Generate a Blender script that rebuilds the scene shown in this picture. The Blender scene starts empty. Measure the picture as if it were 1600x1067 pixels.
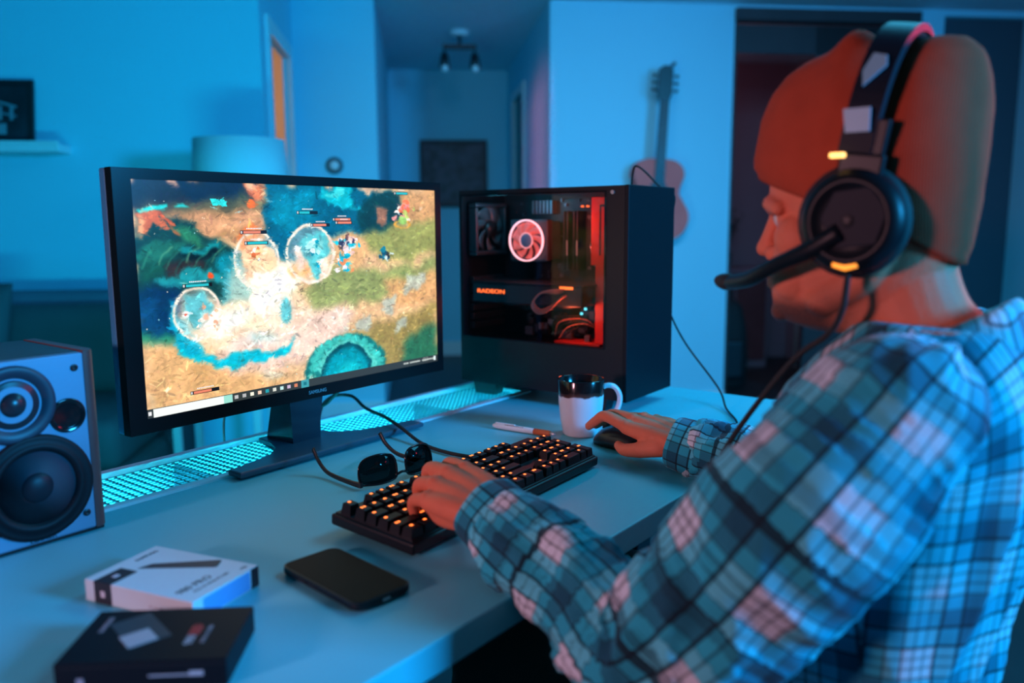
import bpy, bmesh, math, random
import numpy as np
from mathutils import Vector, Matrix, noise
random.seed(7)
C = bpy.context.scene.collection
PI = math.pi
DZ = 0.74                      # desk top height

# ------------------------------------------------------------------ camera, world, lights, exposure
FPX, PITCH, ROLL, YAW = 1278.0, 0.145, -0.006, 0.655
cam = bpy.data.cameras.new('camera')
cam.sensor_width = 36.0
cam.lens = FPX / 1600 * 36
cam.clip_start = 0.02
cam.dof.use_dof = True
cam.dof.focus_distance = 1.3
cam.dof.aperture_fstop = 2.3
co = bpy.data.objects.new('camera', cam)
C.objects.link(co)
beta = YAW
fh = Vector((math.cos(beta), math.sin(beta), 0))
rt = Vector((math.sin(beta), -math.cos(beta), 0))
fw = (fh * math.cos(PITCH) - Vector((0, 0, 1)) * math.sin(PITCH)).normalized()
up = rt.cross(fw).normalized()
r2 = rt * math.cos(ROLL) + up * math.sin(ROLL)
u2 = up * math.cos(ROLL) - rt * math.sin(ROLL)
M = Matrix((r2, u2, -fw)).transposed().to_4x4()
M.translation = Vector((0, 0, 1.134))
co.matrix_world = M
sc = bpy.context.scene
sc.camera = co
sc.view_settings.view_transform = 'Standard'
sc.view_settings.look = 'None'
sc.view_settings.gamma = 1.0
sc.view_settings.exposure = 0.0
sc.view_settings.use_curve_mapping = False
sc.cycles.use_denoising = True
sc.cycles.max_bounces = 8
sc.cycles.transparent_max_bounces = 16
sc.cycles.sample_clamp_indirect = 4.0
sc.cycles.caustics_reflective = False
sc.cycles.caustics_refractive = False

w = bpy.data.worlds.new('world')
sc.world = w
w.use_nodes = True
w.node_tree.nodes['Background'].inputs[0].default_value = (0.02, 0.16, 0.30, 1)
w.node_tree.nodes['Background'].inputs[1].default_value = 0.22

RA = YAW + math.radians(6.5) - PI / 2      # the room is turned against the desk by this angle
def RW(u, v, z=0.0):
    "room coordinates (right, deep, up) to world"
    return Vector((u * math.cos(RA) - v * math.sin(RA), u * math.sin(RA) + v * math.cos(RA), z))

def area(name, loc, target, size, power, col, size_y=None, spread=None):
    l = bpy.data.lights.new(name, 'AREA')
    l.energy = power
    l.color = col
    l.size = size
    if size_y:
        l.shape = 'RECTANGLE'; l.size_y = size_y
    if spread: l.spread = math.radians(spread)
    o = bpy.data.objects.new(name, l)
    C.objects.link(o)
    o.location = loc
    o.rotation_euler = (Vector(target) - Vector(loc)).to_track_quat('-Z', 'Y').to_euler()
    return o

def point(name, loc, power, col, rad=0.05):
    l = bpy.data.lights.new(name, 'POINT')
    l.energy = power; l.color = col; l.shadow_soft_size = rad
    o = bpy.data.objects.new(name, l); C.objects.link(o); o.location = loc
    return o

area('blue_room_light', (1.5, -2.2, 1.75), (0.95, 0.4, 0.95), 0.6, 185, (0.02, 0.40, 0.95))
area('cyan_back_light', (0.55, 1.42, 0.55), RW(-1.3, 3.8, 1.5), 0.9, 22, (0.01, 0.56, 0.78), 0.10)
area('tray_led_light', (0.75, 1.125, 0.705), (0.75, 1.2, 0.66), 1.45, 10, (0.01, 0.64, 0.88), 0.01)
area('ceiling_fill', RW(1.5, 2.0, 2.35), RW(1.5, 2.1, 0.0), 1.0, 40, (0.05, 0.46, 0.74))  # added overhead fill for the desk and walls, no fixture there
area('wall_fill', RW(0.7, 1.9, 2.2), RW(1.15, 4.8, 1.2), 0.5, 8.5, (0.24, 0.42, 0.68), spread=80)  # added fill, aimed and narrowed to brighten the guitar wall only
area('red_lamp', (-1.4, 1.0, 1.3), (0.95, 0.45, 0.95), 0.2, 4.4, (1.0, 0.46, 0.56), spread=75)
area('red_rim_lamp', (2.4, -0.5, 1.6), (0.93, 0.2, 1.2), 0.3, 0.6, (1.0, 0.05, 0.12), spread=40)
area('pink_fill_beam', RW(-0.6, 1.4, 1.9), RW(0.775, 5.25, 1.55), 0.03, 0.9, (1.0, 0.16, 0.25), 0.9, spread=6)  # added narrow beam from the room, tints the corridor's right wall pink

# ------------------------------------------------------------------ materials
MT = {}
def mat(name, col, rough=0.5, metal=0.0, emit=None, es=0.0, spec=0.5, bump=None, vary=None, coat=0.0, alpha=1.0, sss=0.0):
    if name in MT: return MT[name]
    m = bpy.data.materials.new(name); m.use_nodes = True
    nt = m.node_tree; b = nt.nodes['Principled BSDF']
    b.inputs['Base Color'].default_value = (*col, 1)
    b.inputs['Roughness'].default_value = rough
    b.inputs['Metallic'].default_value = metal
    b.inputs['Specular IOR Level'].default_value = spec
    b.inputs['Coat Weight'].default_value = coat
    b.inputs['Alpha'].default_value = alpha
    if sss:
        b.inputs['Subsurface Weight'].default_value = sss
        b.inputs['Subsurface Radius'].default_value = (0.01, 0.004, 0.002)
        b.inputs['Subsurface Scale'].default_value = 0.6
    if emit:
        b.inputs['Emission Color'].default_value = (*emit, 1)
        b.inputs['Emission Strength'].default_value = es
    tc = nt.nodes.new('ShaderNodeTexCoord')
    nz = nt.nodes.new('ShaderNodeTexNoise')
    nz.inputs['Scale'].default_value = (vary or bump or (20,))[0]
    nz.inputs['Detail'].default_value = 4
    nt.links.new(tc.outputs['Object'], nz.inputs['Vector'])
    k = vary[1] if vary else 0.06
    mx = nt.nodes.new('ShaderNodeMix'); mx.data_type = 'RGBA'
    mx.inputs[6].default_value = (*[c * (1 - k) for c in col], 1)
    mx.inputs[7].default_value = (*[min(1, c * (1 + k)) for c in col], 1)
    nt.links.new(nz.outputs['Fac'], mx.inputs[0])
    nt.links.new(mx.outputs[2], b.inputs['Base Color'])
    if bump:
        n2 = nt.nodes.new('ShaderNodeTexNoise'); n2.inputs['Scale'].default_value = bump[0]
        nt.links.new(tc.outputs['Object'], n2.inputs['Vector'])
        bp = nt.nodes.new('ShaderNodeBump'); bp.inputs['Strength'].default_value = bump[1]
        bp.inputs['Distance'].default_value = 0.002
        nt.links.new(n2.outputs['Fac'], bp.inputs['Height'])
        nt.links.new(bp.outputs['Normal'], b.inputs['Normal'])
    MT[name] = m
    return m

def glass(name, tint, gloss=0.06, rough=0.02):
    m = bpy.data.materials.new(name); m.use_nodes = True
    nt = m.node_tree; nt.nodes.remove(nt.nodes['Principled BSDF'])
    out = nt.nodes['Material Output']
    t = nt.nodes.new('ShaderNodeBsdfTransparent'); t.inputs[0].default_value = (*tint, 1)
    g = nt.nodes.new('ShaderNodeBsdfGlossy'); g.inputs['Roughness'].default_value = rough
    x = nt.nodes.new('ShaderNodeMixShader'); x.inputs[0].default_value = gloss
    nt.links.new(t.outputs[0], x.inputs[1]); nt.links.new(g.outputs[0], x.inputs[2])
    nt.links.new(x.outputs[0], out.inputs[0])
    MT[name] = m
    return m

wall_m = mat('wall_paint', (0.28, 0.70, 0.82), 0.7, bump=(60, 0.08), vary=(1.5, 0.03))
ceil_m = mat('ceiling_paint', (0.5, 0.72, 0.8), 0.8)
floor_m = mat('dark_floor', (0.035, 0.028, 0.03), 0.45, vary=(3, 0.3))
dkwood = mat('dark_brown_wood', (0.045, 0.026, 0.028), 0.6, vary=(6, 0.3))
trim_m = mat('white_trim', (0.8, 0.8, 0.8), 0.4)
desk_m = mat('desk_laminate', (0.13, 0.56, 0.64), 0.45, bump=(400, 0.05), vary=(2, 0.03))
blk = mat('black_plastic', (0.012, 0.013, 0.016), 0.4)
blkg = mat('black_gloss', (0.008, 0.009, 0.011), 0.12)
blkm = mat('black_metal', (0.014, 0.016, 0.02), 0.38, 0.3)
blkr = mat('black_rubber', (0.012, 0.012, 0.012), 0.75)
gry = mat('grey_metal', (0.45, 0.46, 0.48), 0.35, 0.8)
dgry = mat('dark_grey_plastic', (0.05, 0.055, 0.065), 0.3)
whm = mat('white_powdercoat', (0.72, 0.74, 0.76), 0.4)
amber = mat('amber_glow', (0.9, 0.3, 0.05), 0.5, emit=(1.0, 0.33, 0.06), es=2.2)
orange_led = mat('orange_led', (1, 0.2, 0.05), 0.5, emit=(1.0, 0.13, 0.02), es=3.5)
cyan_led = mat('cyan_led', (0.1, 0.8, 0.9), 0.5, emit=(0.02, 0.68, 0.95), es=16.0)

# ------------------------------------------------------------------ helpers
def new_obj(name, bm, mats, parent=None, smooth=False, loc=None):
    me = bpy.data.meshes.new(name)
    bm.normal_update(); bm.to_mesh(me); bm.free()
    return link_me(name, me, mats, parent, smooth, loc)

def link_me(name, me, mats, parent=None, smooth=False, loc=None):
    if not isinstance(mats, (list, tuple)): mats = [mats]
    for m in mats: me.materials.append(m)
    if smooth:
        for p in me.polygons: p.use_smooth = True
    o = bpy.data.objects.new(name, me); C.objects.link(o)
    if parent is not None:
        o.parent = parent
        o.matrix_parent_inverse = parent_world(parent).inverted()
    if loc is not None: o.location = loc
    return o

def parent_world(p):
    m = Matrix.LocRotScale(p.location, p.rotation_euler, p.scale)
    if p.parent: m = parent_world(p.parent) @ p.matrix_parent_inverse @ m
    return m

def tag(o, label, cat, group=None):
    o['label'] = label; o['category'] = cat
    if group: o['group'] = group
    return o

def empty(name, loc, label, cat, group=None, rz=0):
    o = bpy.data.objects.new(name, None); C.objects.link(o)
    o.empty_display_size = 0.05
    o.location = loc; o.rotation_euler = (0, 0, rz)
    return tag(o, label, cat, group)

def struct(o): o['kind'] = 'structure'; return o

def box(bm, lo, hi, mi=0, bevel=0.0, seg=2, mx=None):
    r = bmesh.ops.create_cube(bm, size=1.0)
    vs = r['verts']
    s = [hi[i] - lo[i] for i in range(3)]
    for v in vs:
        v.co = Vector([(v.co[i] + 0.5) * s[i] + lo[i] for i in range(3)])
    fs = set(f for v in vs for f in v.link_faces)
    if bevel > 0:
        es = list(set(e for v in vs for e in v.link_edges))
        b = bmesh.ops.bevel(bm, geom=es, offset=bevel, segments=seg, profile=0.5, affect='EDGES')
        vs = list(set(v for f in b['faces'] for v in f.verts) | set(v for v in vs if v.is_valid))
        fs = set(f for v in vs for f in v.link_faces)
    for f in fs: f.material_index = mi
    if mx is not None:
        for v in vs: v.co = mx @ v.co
    return vs

def prism(bm, pts, z0, z1, mi=0, mx=None, bevel=0.0):
    "polygon pts (x,y) extruded z0..z1, optional matrix"
    a = [bm.verts.new((p[0], p[1], z0)) for p in pts]
    b = [bm.verts.new((p[0], p[1], z1)) for p in pts]
    n = len(pts)
    f = [bm.faces.new(a[::-1]), bm.faces.new(b)]
    for i in range(n): f.append(bm.faces.new((a[i], a[(i + 1) % n], b[(i + 1) % n], b[i])))
    vs = a + b
    if bevel:
        es = [e for e in f[1].edges] + [e for e in f[0].edges]
        r = bmesh.ops.bevel(bm, geom=es, offset=bevel, segments=2, profile=0.5, affect='EDGES')
        vs = list(set(vv for vv in vs if vv.is_valid) | set(v for q in r['faces'] for v in q.verts))
        f = list(set(q for v in vs for q in v.link_faces))
    for q in f: q.material_index = mi
    if mx is not None:
        for v in vs: v.co = mx @ v.co
    return vs

def loft(bm, rings, mi=0, cap=True, closed=False):
    vr = [[bm.verts.new(p) for p in r] for r in rings]
    n = len(vr[0])
    m = len(vr)
    for i in range(m if closed else m - 1):
        A, B = vr[i], vr[(i + 1) % m]
        for j in range(n):
            f = bm.faces.new((A[j], A[(j + 1) % n], B[(j + 1) % n], B[j])); f.material_index = mi
    if cap and not closed:
        f = bm.faces.new(vr[0][::-1]); f.material_index = mi
        f = bm.faces.new(vr[-1]); f.material_index = mi
    return vr

def smooth_path(pts, n=8):
    "Catmull-Rom through points (lists of any dimension)"
    P = [np.array(p, float) for p in pts]
    P = [2 * P[0] - P[1]] + P + [2 * P[-1] - P[-2]]
    out = []
    for i in range(1, len(P) - 2):
        for k in range(n):
            t = k / n
            a, b, c, d = P[i - 1], P[i], P[i + 1], P[i + 2]
            out.append(0.5 * ((2 * b) + (-a + c) * t + (2 * a - 5 * b + 4 * c - d) * t * t + (-a + 3 * b - 3 * c + d) * t ** 3))
    out.append(P[-2])
    return out

def tube(bm, pts, r, seg=10, mi=0, cap=True, closed=False, flat=1.0, upv=(0, 0, 1)):
    "tube along points; r number or list; flat squashes along the frame's second axis"
    P = [Vector(p[:3]) for p in pts]
    R = r if isinstance(r, (list, tuple, np.ndarray)) else [r] * len(P)
    rings = []
    U = None
    n = len(P)
    for i in range(n):
        if closed: t = P[(i + 1) % n] - P[i - 1]
        else: t = P[min(i + 1, n - 1)] - P[max(i - 1, 0)]
        t.normalize()
        if U is None:
            a = Vector(upv)
            if abs(a.dot(t)) > 0.95: a = Vector((1, 0, 0))
            U = (a - t * a.dot(t)).normalized()
        else:
            U = (U - t * U.dot(t)).normalized()
        W = t.cross(U)
        rings.append([P[i] + (W * math.cos(2 * PI * j / seg) + U * flat * math.sin(2 * PI * j / seg)) * R[i] for j in range(seg)])
    return loft(bm, rings, mi, cap, closed)

def cyl(bm, c, axis, r, h, seg=32, mi=0, r2=None):
    "cylinder or cone frustum from c along axis"
    a = Vector(axis).normalized()
    return tube2(bm, [Vector(c), Vector(c) + a * h], [r, r if r2 is None else r2], seg, mi)

def tube2(bm, P, R, seg, mi=0):
    t = (P[-1] - P[0]).normalized()
    a = Vector((0, 0, 1)) if abs(t.z) < 0.9 else Vector((1, 0, 0))
    U = (a - t * a.dot(t)).normalized(); W = t.cross(U)
    return loft(bm, [[p + (W * math.cos(2 * PI * j / seg) + U * math.sin(2 * PI * j / seg)) * r for j in range(seg)] for p, r in zip(P, R)], mi)

def lathe(bm, prof, c=(0, 0, 0), seg=40, mi=0, cap=True):
    "prof (r,z) turned about z"
    return loft(bm, [[Vector((c[0] + r * math.cos(2 * PI * j / seg), c[1] + r * math.sin(2 * PI * j / seg), c[2] + z)) for j in range(seg)] for r, z in prof], mi, cap)

def ball(bm, c, r, seg=20, mi=0, sc3=(1, 1, 1)):
    res = bmesh.ops.create_uvsphere(bm, u_segments=seg, v_segments=seg // 2 + 2, radius=r)
    for v in res['verts']:
        v.co = Vector((v.co.x * sc3[0], v.co.y * sc3[1], v.co.z * sc3[2])) + Vector(c)
    for f in set(f for v in res['verts'] for f in v.link_faces): f.material_index = mi

def chain(bm, pts, rad, seg=16, n=5):
    "tapering limb with round ends, for voxel joining"
    S = smooth_path([list(p) + [r] for p, r in zip(pts, rad)], n)
    tube(bm, [s[:3] for s in S], [max(0.002, s[3]) for s in S], seg)
    for p, r in zip(pts, rad): ball(bm, p, r * 0.995, 16)

def bake(o, voxel, smooth_it=4, fac=0.5):
    "join overlapping closed shells into one continuous surface"
    md = o.modifiers.new('r', 'REMESH'); md.mode = 'VOXEL'; md.voxel_size = voxel
    if smooth_it:
        s = o.modifiers.new('s', 'SMOOTH'); s.iterations = smooth_it; s.factor = fac
    bpy.context.view_layer.update()
    dg = bpy.context.evaluated_depsgraph_get()
    me = bpy.data.meshes.new_from_object(o.evaluated_get(dg))
    old = o.data; o.modifiers.clear(); o.data = me
    bpy.data.meshes.remove(old)
    for p in me.polygons: p.use_smooth = True
    return o

def text_mesh(name, s, size, mx, material, parent, ext=0.0002, align='CENTER', shear=0.0):
    cu = bpy.data.curves.new(name, 'FONT'); cu.body = s; cu.size = size; cu.extrude = ext
    cu.align_x = align; cu.align_y = 'CENTER'; cu.shear = shear
    cu.offset = size * 0.012
    t = bpy.data.objects.new(name, cu); C.objects.link(t)
    bpy.context.view_layer.update()
    me = bpy.data.meshes.new_from_object(t.evaluated_get(bpy.context.evaluated_depsgraph_get()))
    bpy.data.objects.remove(t); bpy.data.curves.remove(cu)
    me.transform(mx)
    me.materials.clear()
    return link_me(name, me, material, parent)

def frame_mx(o, x, y):
    "matrix with given origin, local x and y directions"
    x = Vector(x).normalized(); z = x.cross(Vector(y)).normalized(); y = z.cross(x)
    m = Matrix((x, y, z)).transposed().to_4x4(); m.translation = Vector(o)
    return m

def grp(): return bmesh.new()

# ------------------------------------------------------------------ the room
def rbox(name, lo, hi, m, parent=None, bevel=0.0, kind=True):
    bm = grp(); box(bm, lo, hi, bevel=bevel, mx=Matrix.Rotation(RA, 4, 'Z'))
    o = new_obj(name, bm, m, parent)
    if kind: struct(o)
    return o
HC = 2.375
def multi(name, boxes, m):
    bm = grp()
    for lo, hi in boxes: box(bm, lo, hi, mx=Matrix.Rotation(RA, 4, 'Z'))
    return struct(new_obj(name, bm, m))
rbox('floor', (-4.2, -1.6, -0.05), (5.2, 8.6, 0), floor_m)
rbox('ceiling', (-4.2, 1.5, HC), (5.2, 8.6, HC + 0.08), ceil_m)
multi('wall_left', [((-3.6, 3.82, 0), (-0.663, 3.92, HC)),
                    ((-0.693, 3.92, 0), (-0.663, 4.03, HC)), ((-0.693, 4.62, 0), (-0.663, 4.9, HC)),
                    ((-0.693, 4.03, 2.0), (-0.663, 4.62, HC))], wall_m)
multi('wall_side_room', [((-3.0, 6.0, 0), (-0.32, 6.08, HC)), ((-3.08, 3.92, 0), (-3.0, 6.08, HC))], mat('warm_wall_paint', (.82, .70, .64), .7))
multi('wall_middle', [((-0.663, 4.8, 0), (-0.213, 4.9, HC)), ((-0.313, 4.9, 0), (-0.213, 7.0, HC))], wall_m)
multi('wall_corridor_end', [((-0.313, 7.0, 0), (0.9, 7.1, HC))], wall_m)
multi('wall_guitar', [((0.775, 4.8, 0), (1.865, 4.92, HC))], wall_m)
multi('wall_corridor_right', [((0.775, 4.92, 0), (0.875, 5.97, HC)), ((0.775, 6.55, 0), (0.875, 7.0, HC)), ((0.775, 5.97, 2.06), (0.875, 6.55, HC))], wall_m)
multi('trim_4', [((1.885, 4.87, 2.12), (3.0, 4.90, 2.285))], dkwood)
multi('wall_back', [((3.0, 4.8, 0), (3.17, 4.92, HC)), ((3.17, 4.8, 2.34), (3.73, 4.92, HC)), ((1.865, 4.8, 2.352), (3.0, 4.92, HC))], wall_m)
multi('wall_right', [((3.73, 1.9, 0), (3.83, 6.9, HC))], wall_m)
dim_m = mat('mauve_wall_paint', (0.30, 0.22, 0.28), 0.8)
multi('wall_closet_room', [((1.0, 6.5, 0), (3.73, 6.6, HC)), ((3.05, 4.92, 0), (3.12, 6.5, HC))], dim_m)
# baseboards
rbox('baseboard_middle', (-0.663, 4.786, 0), (-0.213, 4.8, 0.09), trim_m)
rbox('baseboard_guitar', (0.775, 4.786, 0), (1.865, 4.8, 0.09), trim_m)
rbox('baseboard_corridor', (-0.213, 6.986, 0), (0.775, 7.0, 0.12), trim_m)
# door trims
multi('trim_1', [((-0.668, 3.96, 0), (-0.648, 4.03, 2.07)), ((-0.668, 4.62, 0), (-0.648, 4.69, 2.07)), ((-0.668, 4.03, 2.0), (-0.648, 4.62, 2.07))], trim_m)
multi('trim_2', [((0.758, 5.90, 0), (0.79, 5.97, 2.12)), ((0.758, 6.55, 0), (0.79, 6.62, 2.12)), ((0.758, 5.97, 2.06), (0.79, 6.55, 2.12))], trim_m)
multi('trim_3', [((1.865, 4.76, 2.285), (3.0, 4.86, 2.352)), ((2.965, 4.80, 0), (3.0, 4.90, 2.285)), ((1.865, 4.81, 0), (1.885, 4.91, 2.285))], dkwood)
# sliding door leaf, mostly open behind the man, and the side room door
d1 = empty('door_1', RW(2.35, 4.87, 0), 'dark brown sliding closet door under the wooden header', 'door'); d1['kind'] = 'structure'
del d1['label'], d1['category']
rbox('door_leaf', (2.40, 4.87, 0.01), (2.96, 4.895, 2.28), dkwood, d1, kind=False)
bm = grp(); box(bm, (2.405, 4.862, 0.95), (2.425, 4.872, 1.10), mx=Matrix.Rotation(RA, 4, 'Z'))
new_obj('door_handle', bm, gry, d1)
rbox('door_2', (3.172, 4.86, 0.005), (3.728, 4.90, 2.335), mat('dark_blue_door', (0.05, 0.07, 0.09), 0.6))
rbox('door_3', (0.80, 6.0, 0.005), (0.84, 6.53, 2.05), mat('dark_door', (0.10, 0.12, 0.13), 0.6))
bpy.data.objects['door_3'].rotation_euler = (0, 0, 0)
point('side_room_bulb', RW(-1.9, 5.0, 1.9), 30, (1.0, 0.36, 0.16), 0.08)
point('closet_room_fill', RW(2.0, 5.5, 2.0), 2.2, (1.0, 0.35, 0.45), 0.1)  # added unseen light that lifts the dim far room

# far room seen through the doorway
def rmx(u, v, z=0, a=0.0): return Matrix.Translation(RW(u, v, z)) @ Matrix.Rotation(RA + a, 4, 'Z')
def rempty(name, u, v, z, label, cat, group=None, a=0.0):
    return empty(name, RW(u, v, z), label, cat, group, rz=RA + a)
def radd(parent, name, fn, m, smooth=False):
    "part built in the thing's own axes"
    bm = grp(); fn(bm)
    for vv in bm.verts: pass
    me = bpy.data.meshes.new(name); bm.normal_update(); bm.to_mesh(me); bm.free()
    mm = m if isinstance(m, (list, tuple)) else [m]
    for k in mm: me.materials.append(k)
    if smooth:
        for p in me.polygons: p.use_smooth = True
    o = bpy.data.objects.new(name, me); C.objects.link(o); o.parent = parent
    return o

cb = rempty('low_cabinet', 2.42, 6.25, 0, 'dim low cabinet with two doors seen through the dark doorway by the man', 'cabinet')
redw = mat('mahogany', (0.16, 0.05, 0.06), 0.5, vary=(8, 0.3))
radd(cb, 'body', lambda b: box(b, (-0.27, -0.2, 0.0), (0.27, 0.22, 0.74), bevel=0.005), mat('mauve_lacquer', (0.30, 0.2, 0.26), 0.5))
radd(cb, 'top', lambda b: box(b, (-0.29, -0.22, 0.74), (0.29, 0.23, 0.77), bevel=0.004), mat('mauve_lacquer', ()))
for s in (-1, 1):
    d = radd(cb, 'door', lambda b: box(b, (s * 0.128 - 0.12, -0.216, 0.06), (s * 0.128 + 0.12, -0.2, 0.70), bevel=0.004), redw)
    radd(d, 'handle', lambda b: box(b, (s * 0.03 - 0.006, -0.232, 0.36), (s * 0.03 + 0.006, -0.216, 0.46), bevel=0.003), gry)
bag = rempty('travel_bag', 2.06, 5.35, 0, 'black upright bag on the floor just inside the dark doorway', 'bag')
def bagf(b):
    R = []
    for z, sx, sy in [(0, .13, .09), (.02, .155, .11), (.2, .165, .12), (.42, .15, .11), (.56, .12, .085), (.62, .06, .04)]:
        R.append([Vector((sx * math.copysign(abs(math.cos(t)) ** .6, math.cos(t)), sy * math.copysign(abs(math.sin(t)) ** .6, math.sin(t)), z)) for t in [2 * PI * k / 24 for k in range(24)]])
    loft(b, R)
radd(bag, 'bag_body', bagf, blkr, True)
radd(bag, 'handle', lambda b: tube(b, smooth_path([(-.05, 0, .6), (-.045, 0, .67), (0, 0, .70), (.045, 0, .67), (.05, 0, .6)]), .009, 8), blkr, True)
radd(bag, 'pocket', lambda b: box(b, (-.10, -.15, .08), (.10, -.10, .34), bevel=.02, seg=3), blk)
pl = rempty('dried_plant', 2.36, 6.2, 0.77, 'dark bushy plant in a pot on the low cabinet in the dim room', 'plant')
radd(pl, 'pot', lambda b: lathe(b, [(.05, 0), (.07, .01), (.085, .12), (.075, .12), (.06, .05), (0.001, .05)], cap=True), dgry, True)
def plf(b):
    rr = random.Random(3)
    for k in range(26):
        a = rr.uniform(0, 2 * PI); L = rr.uniform(.2, .42); q = rr.uniform(.05, .17)
        tip = Vector((math.cos(a) * q, math.sin(a) * q, .06 + L)); mid = tip * .5 + Vector((0, 0, .05))
        tube(b, smooth_path([(0, 0, .05), mid, tip], 4), [.003] * 9, 5)
        for j in range(3):
            c = mid.lerp(tip, .2 + .4 * j); d = Vector((rr.uniform(-1, 1), rr.uniform(-1, 1), rr.uniform(-.3, .8))).normalized() * .05
            n = d.cross(Vector((0, 0, 1))).normalized() * .016
            v = [b.verts.new(p) for p in (c, c + d * .5 + n, c + d, c + d * .5 - n)]; b.faces.new(v)
radd(pl, 'foliage', plf, mat('dark_leaf', (0.03, 0.035, 0.03), 0.6))
post = rempty('metal_post', 2.93, 6.05, 0, 'thin pale upright post standing in the dim room behind the man', 'post')
radd(post, 'pole', lambda b: tube(b, [(0, 0, .02), (0, 0, 1.0)], .014, 12), mat('pale_metal', (.6, .6, .65), .35, .5), True)
radd(post, 'foot', lambda b: lathe(b, [(.09, 0), (.09, .012), (.02, .03)]), dgry, True)

# shelf and framed photo on the left wall
sh = rempty('wall_shelf', -1.90, 3.78, 1.435, 'white wall shelf at the left edge under the framed bridge photo', 'shelf')
radd(sh, 'shelf_board', lambda b: box(b, (-0.7, -0.09, 0), (0.42, 0.04, 0.035), bevel=0.004), mat('white_paint', (.75, .77, .78), .5))
radd(sh, 'ledge', lambda b: box(b, (-0.7, -0.095, 0.03), (0.42, -0.08, 0.045), bevel=0.002), mat('white_paint', ()))
pf = rempty('framed_photo', -1.83, 3.755, 1.472, 'black framed dark photo of a bridge leaning on the wall shelf', 'picture frame')
tl = Matrix.Rotation(math.radians(-9), 4, 'X')
def pfp(lo, hi, bev=0.0):
    return lambda b: box(b, lo, hi, bevel=bev, mx=tl)
radd(pf, 'frame', lambda b: [box(b, lo, hi, mx=tl) for lo, hi in [((-.23, -.012, 0), (.23, .006, .02)), ((-.23, -.012, .25), (.23, .006, .27)), ((-.23, -.012, .02), (-.21, .006, .25)), ((.21, -.012, .02), (.23, .006, .25))]], blk)
def artmat(name, kind):
    m = bpy.data.materials.new(name); m.use_nodes = True; nt = m.node_tree; b = nt.nodes['Principled BSDF']
    b.inputs['Roughness'].default_value = .5
    tc = nt.nodes.new('ShaderNodeTexCoord')
    n = nt.nodes.new('ShaderNodeTexNoise'); n.inputs['Scale'].default_value = 14 if kind else 9; n.inputs['Detail'].default_value = 6
    r = nt.nodes.new('ShaderNodeValToRGB')
    nt.links.new(tc.outputs['Object'], n.inputs['Vector']); nt.links.new(n.outputs['Fac'], r.inputs[0]); nt.links.new(r.outputs[0], b.inputs['Base Color'])
    r.color_ramp.elements[0].position = .35; r.color_ramp.elements[1].position = .7
    r.color_ramp.elements[0].color = (.01, .01, .015, 1); r.color_ramp.elements[1].color = (.10, .09, .12, 1) if kind else (.03, .03, .04, 1)
    return m
radd(pf, 'photo', lambda b: box(b, (-.21, -.004, .02), (.21, 0, .25), mx=tl), artmat('photo_dark', 0))
def bridge(b):
    def arc(z0, h, r): 
        tube(b, [tl @ Vector((-.2 + .36 * k / 16, -.006, z0 + h * math.sin(PI * (k + 3) / 22))) for k in range(17)], r, 6)
    arc(.13, .06, .006); arc(.10, .04, .004)
    for k in range(8):
        x = -.18 + k * .045
        box(b, (x, -.0075, .10), (x + .012, -.004, .16), mx=tl)
    box(b, (-.2, -.0075, .05), (.0, -.004, .095), mx=tl)
    box(b, (.05, -.0075, .04), (.12, -.004, .085), mx=tl)
radd(pf, 'bridge_picture', bridge, mat('photo_grey', (.22, .26, .30), .6))

# table lamp on a side table, end of the left wall
st = rempty('side_table', -0.76, 3.42, 0, 'pale side table behind the monitor carrying the lamp', 'table')
radd(st, 'tabletop', lambda b: box(b, (-.24, -.2, .52), (.16, .2, .55), bevel=.006), whm)
for sx in (-.21, .10):
    for sy in (-.17, .14):
        radd(st, 'leg', lambda b: box(b, (sx, sy, 0), (sx + .03, sy + .03, .52), bevel=.003), whm)
lp = rempty('table_lamp', -0.70, 3.45, 0.55, 'table lamp with a wide pale drum shade left of the corridor', 'lamp')
shade_m = mat('linen_shade', (.75, .78, .8), .8, bump=(300, .2))
radd(lp, 'lamp_shade', lambda b: loft(b, [[Vector((r * math.cos(t), r * math.sin(t), z)) for t in [2 * PI * k / 48 for k in range(48)]] for r, z in [(.19, .62), (.176, .915), (.172, .915), (.186, .62)]], cap=False, closed=True), shade_m, True)
radd(lp, 'base', lambda b: lathe(b, [(.08, 0), (.085, .015), (.06, .03), (.085, .12), (.095, .25), (.07, .4), (.02, .48), (.012, .5), (.012, .75), (.001, .75)]), mat('ceramic_white', (.7, .72, .75), .25), True)
radd(lp, 'shade_spider', lambda b: [tube(b, [(-.172, 0, .89), (.172, 0, .89)], .002, 6), tube(b, [(0, -.172, .89), (0, .172, .89)], .002, 6)], gry)

# sofa along the left wall
sofa = rempty('sofa', -2.05, 3.28, 0, 'dark fabric sofa along the left wall behind the desk', 'sofa')
fab = mat('dark_sofa_fabric', (0.055, 0.075, 0.085), 0.85, bump=(120, .3), vary=(6, .2))
radd(sofa, 'base', lambda b: box(b, (-1.0, -.42, .08), (1.05, .42, .30), bevel=.03), fab)
radd(sofa, 'back', lambda b: box(b, (-1.0, .22, .25), (1.05, .46, .86), bevel=.06, seg=4), mat('sofa_back', (.13, .15, .2), .85), True)
for x0 in (-.98, .03):
    radd(sofa, 'seat_cushion', lambda b: box(b, (x0, -.44, .29), (x0 + .99, .26, .47), bevel=.05, seg=4), fab, True)
    radd(sofa, 'back_cushion', lambda b: box(b, (x0 + .02, .08, .45), (x0 + .97, .27, .82), bevel=.08, seg=4), fab, True)
radd(sofa, 'arm', lambda b: box(b, (-1.2, -.44, .08), (-1.0, .44, .62), bevel=.05, seg=4), fab, True)
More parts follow.
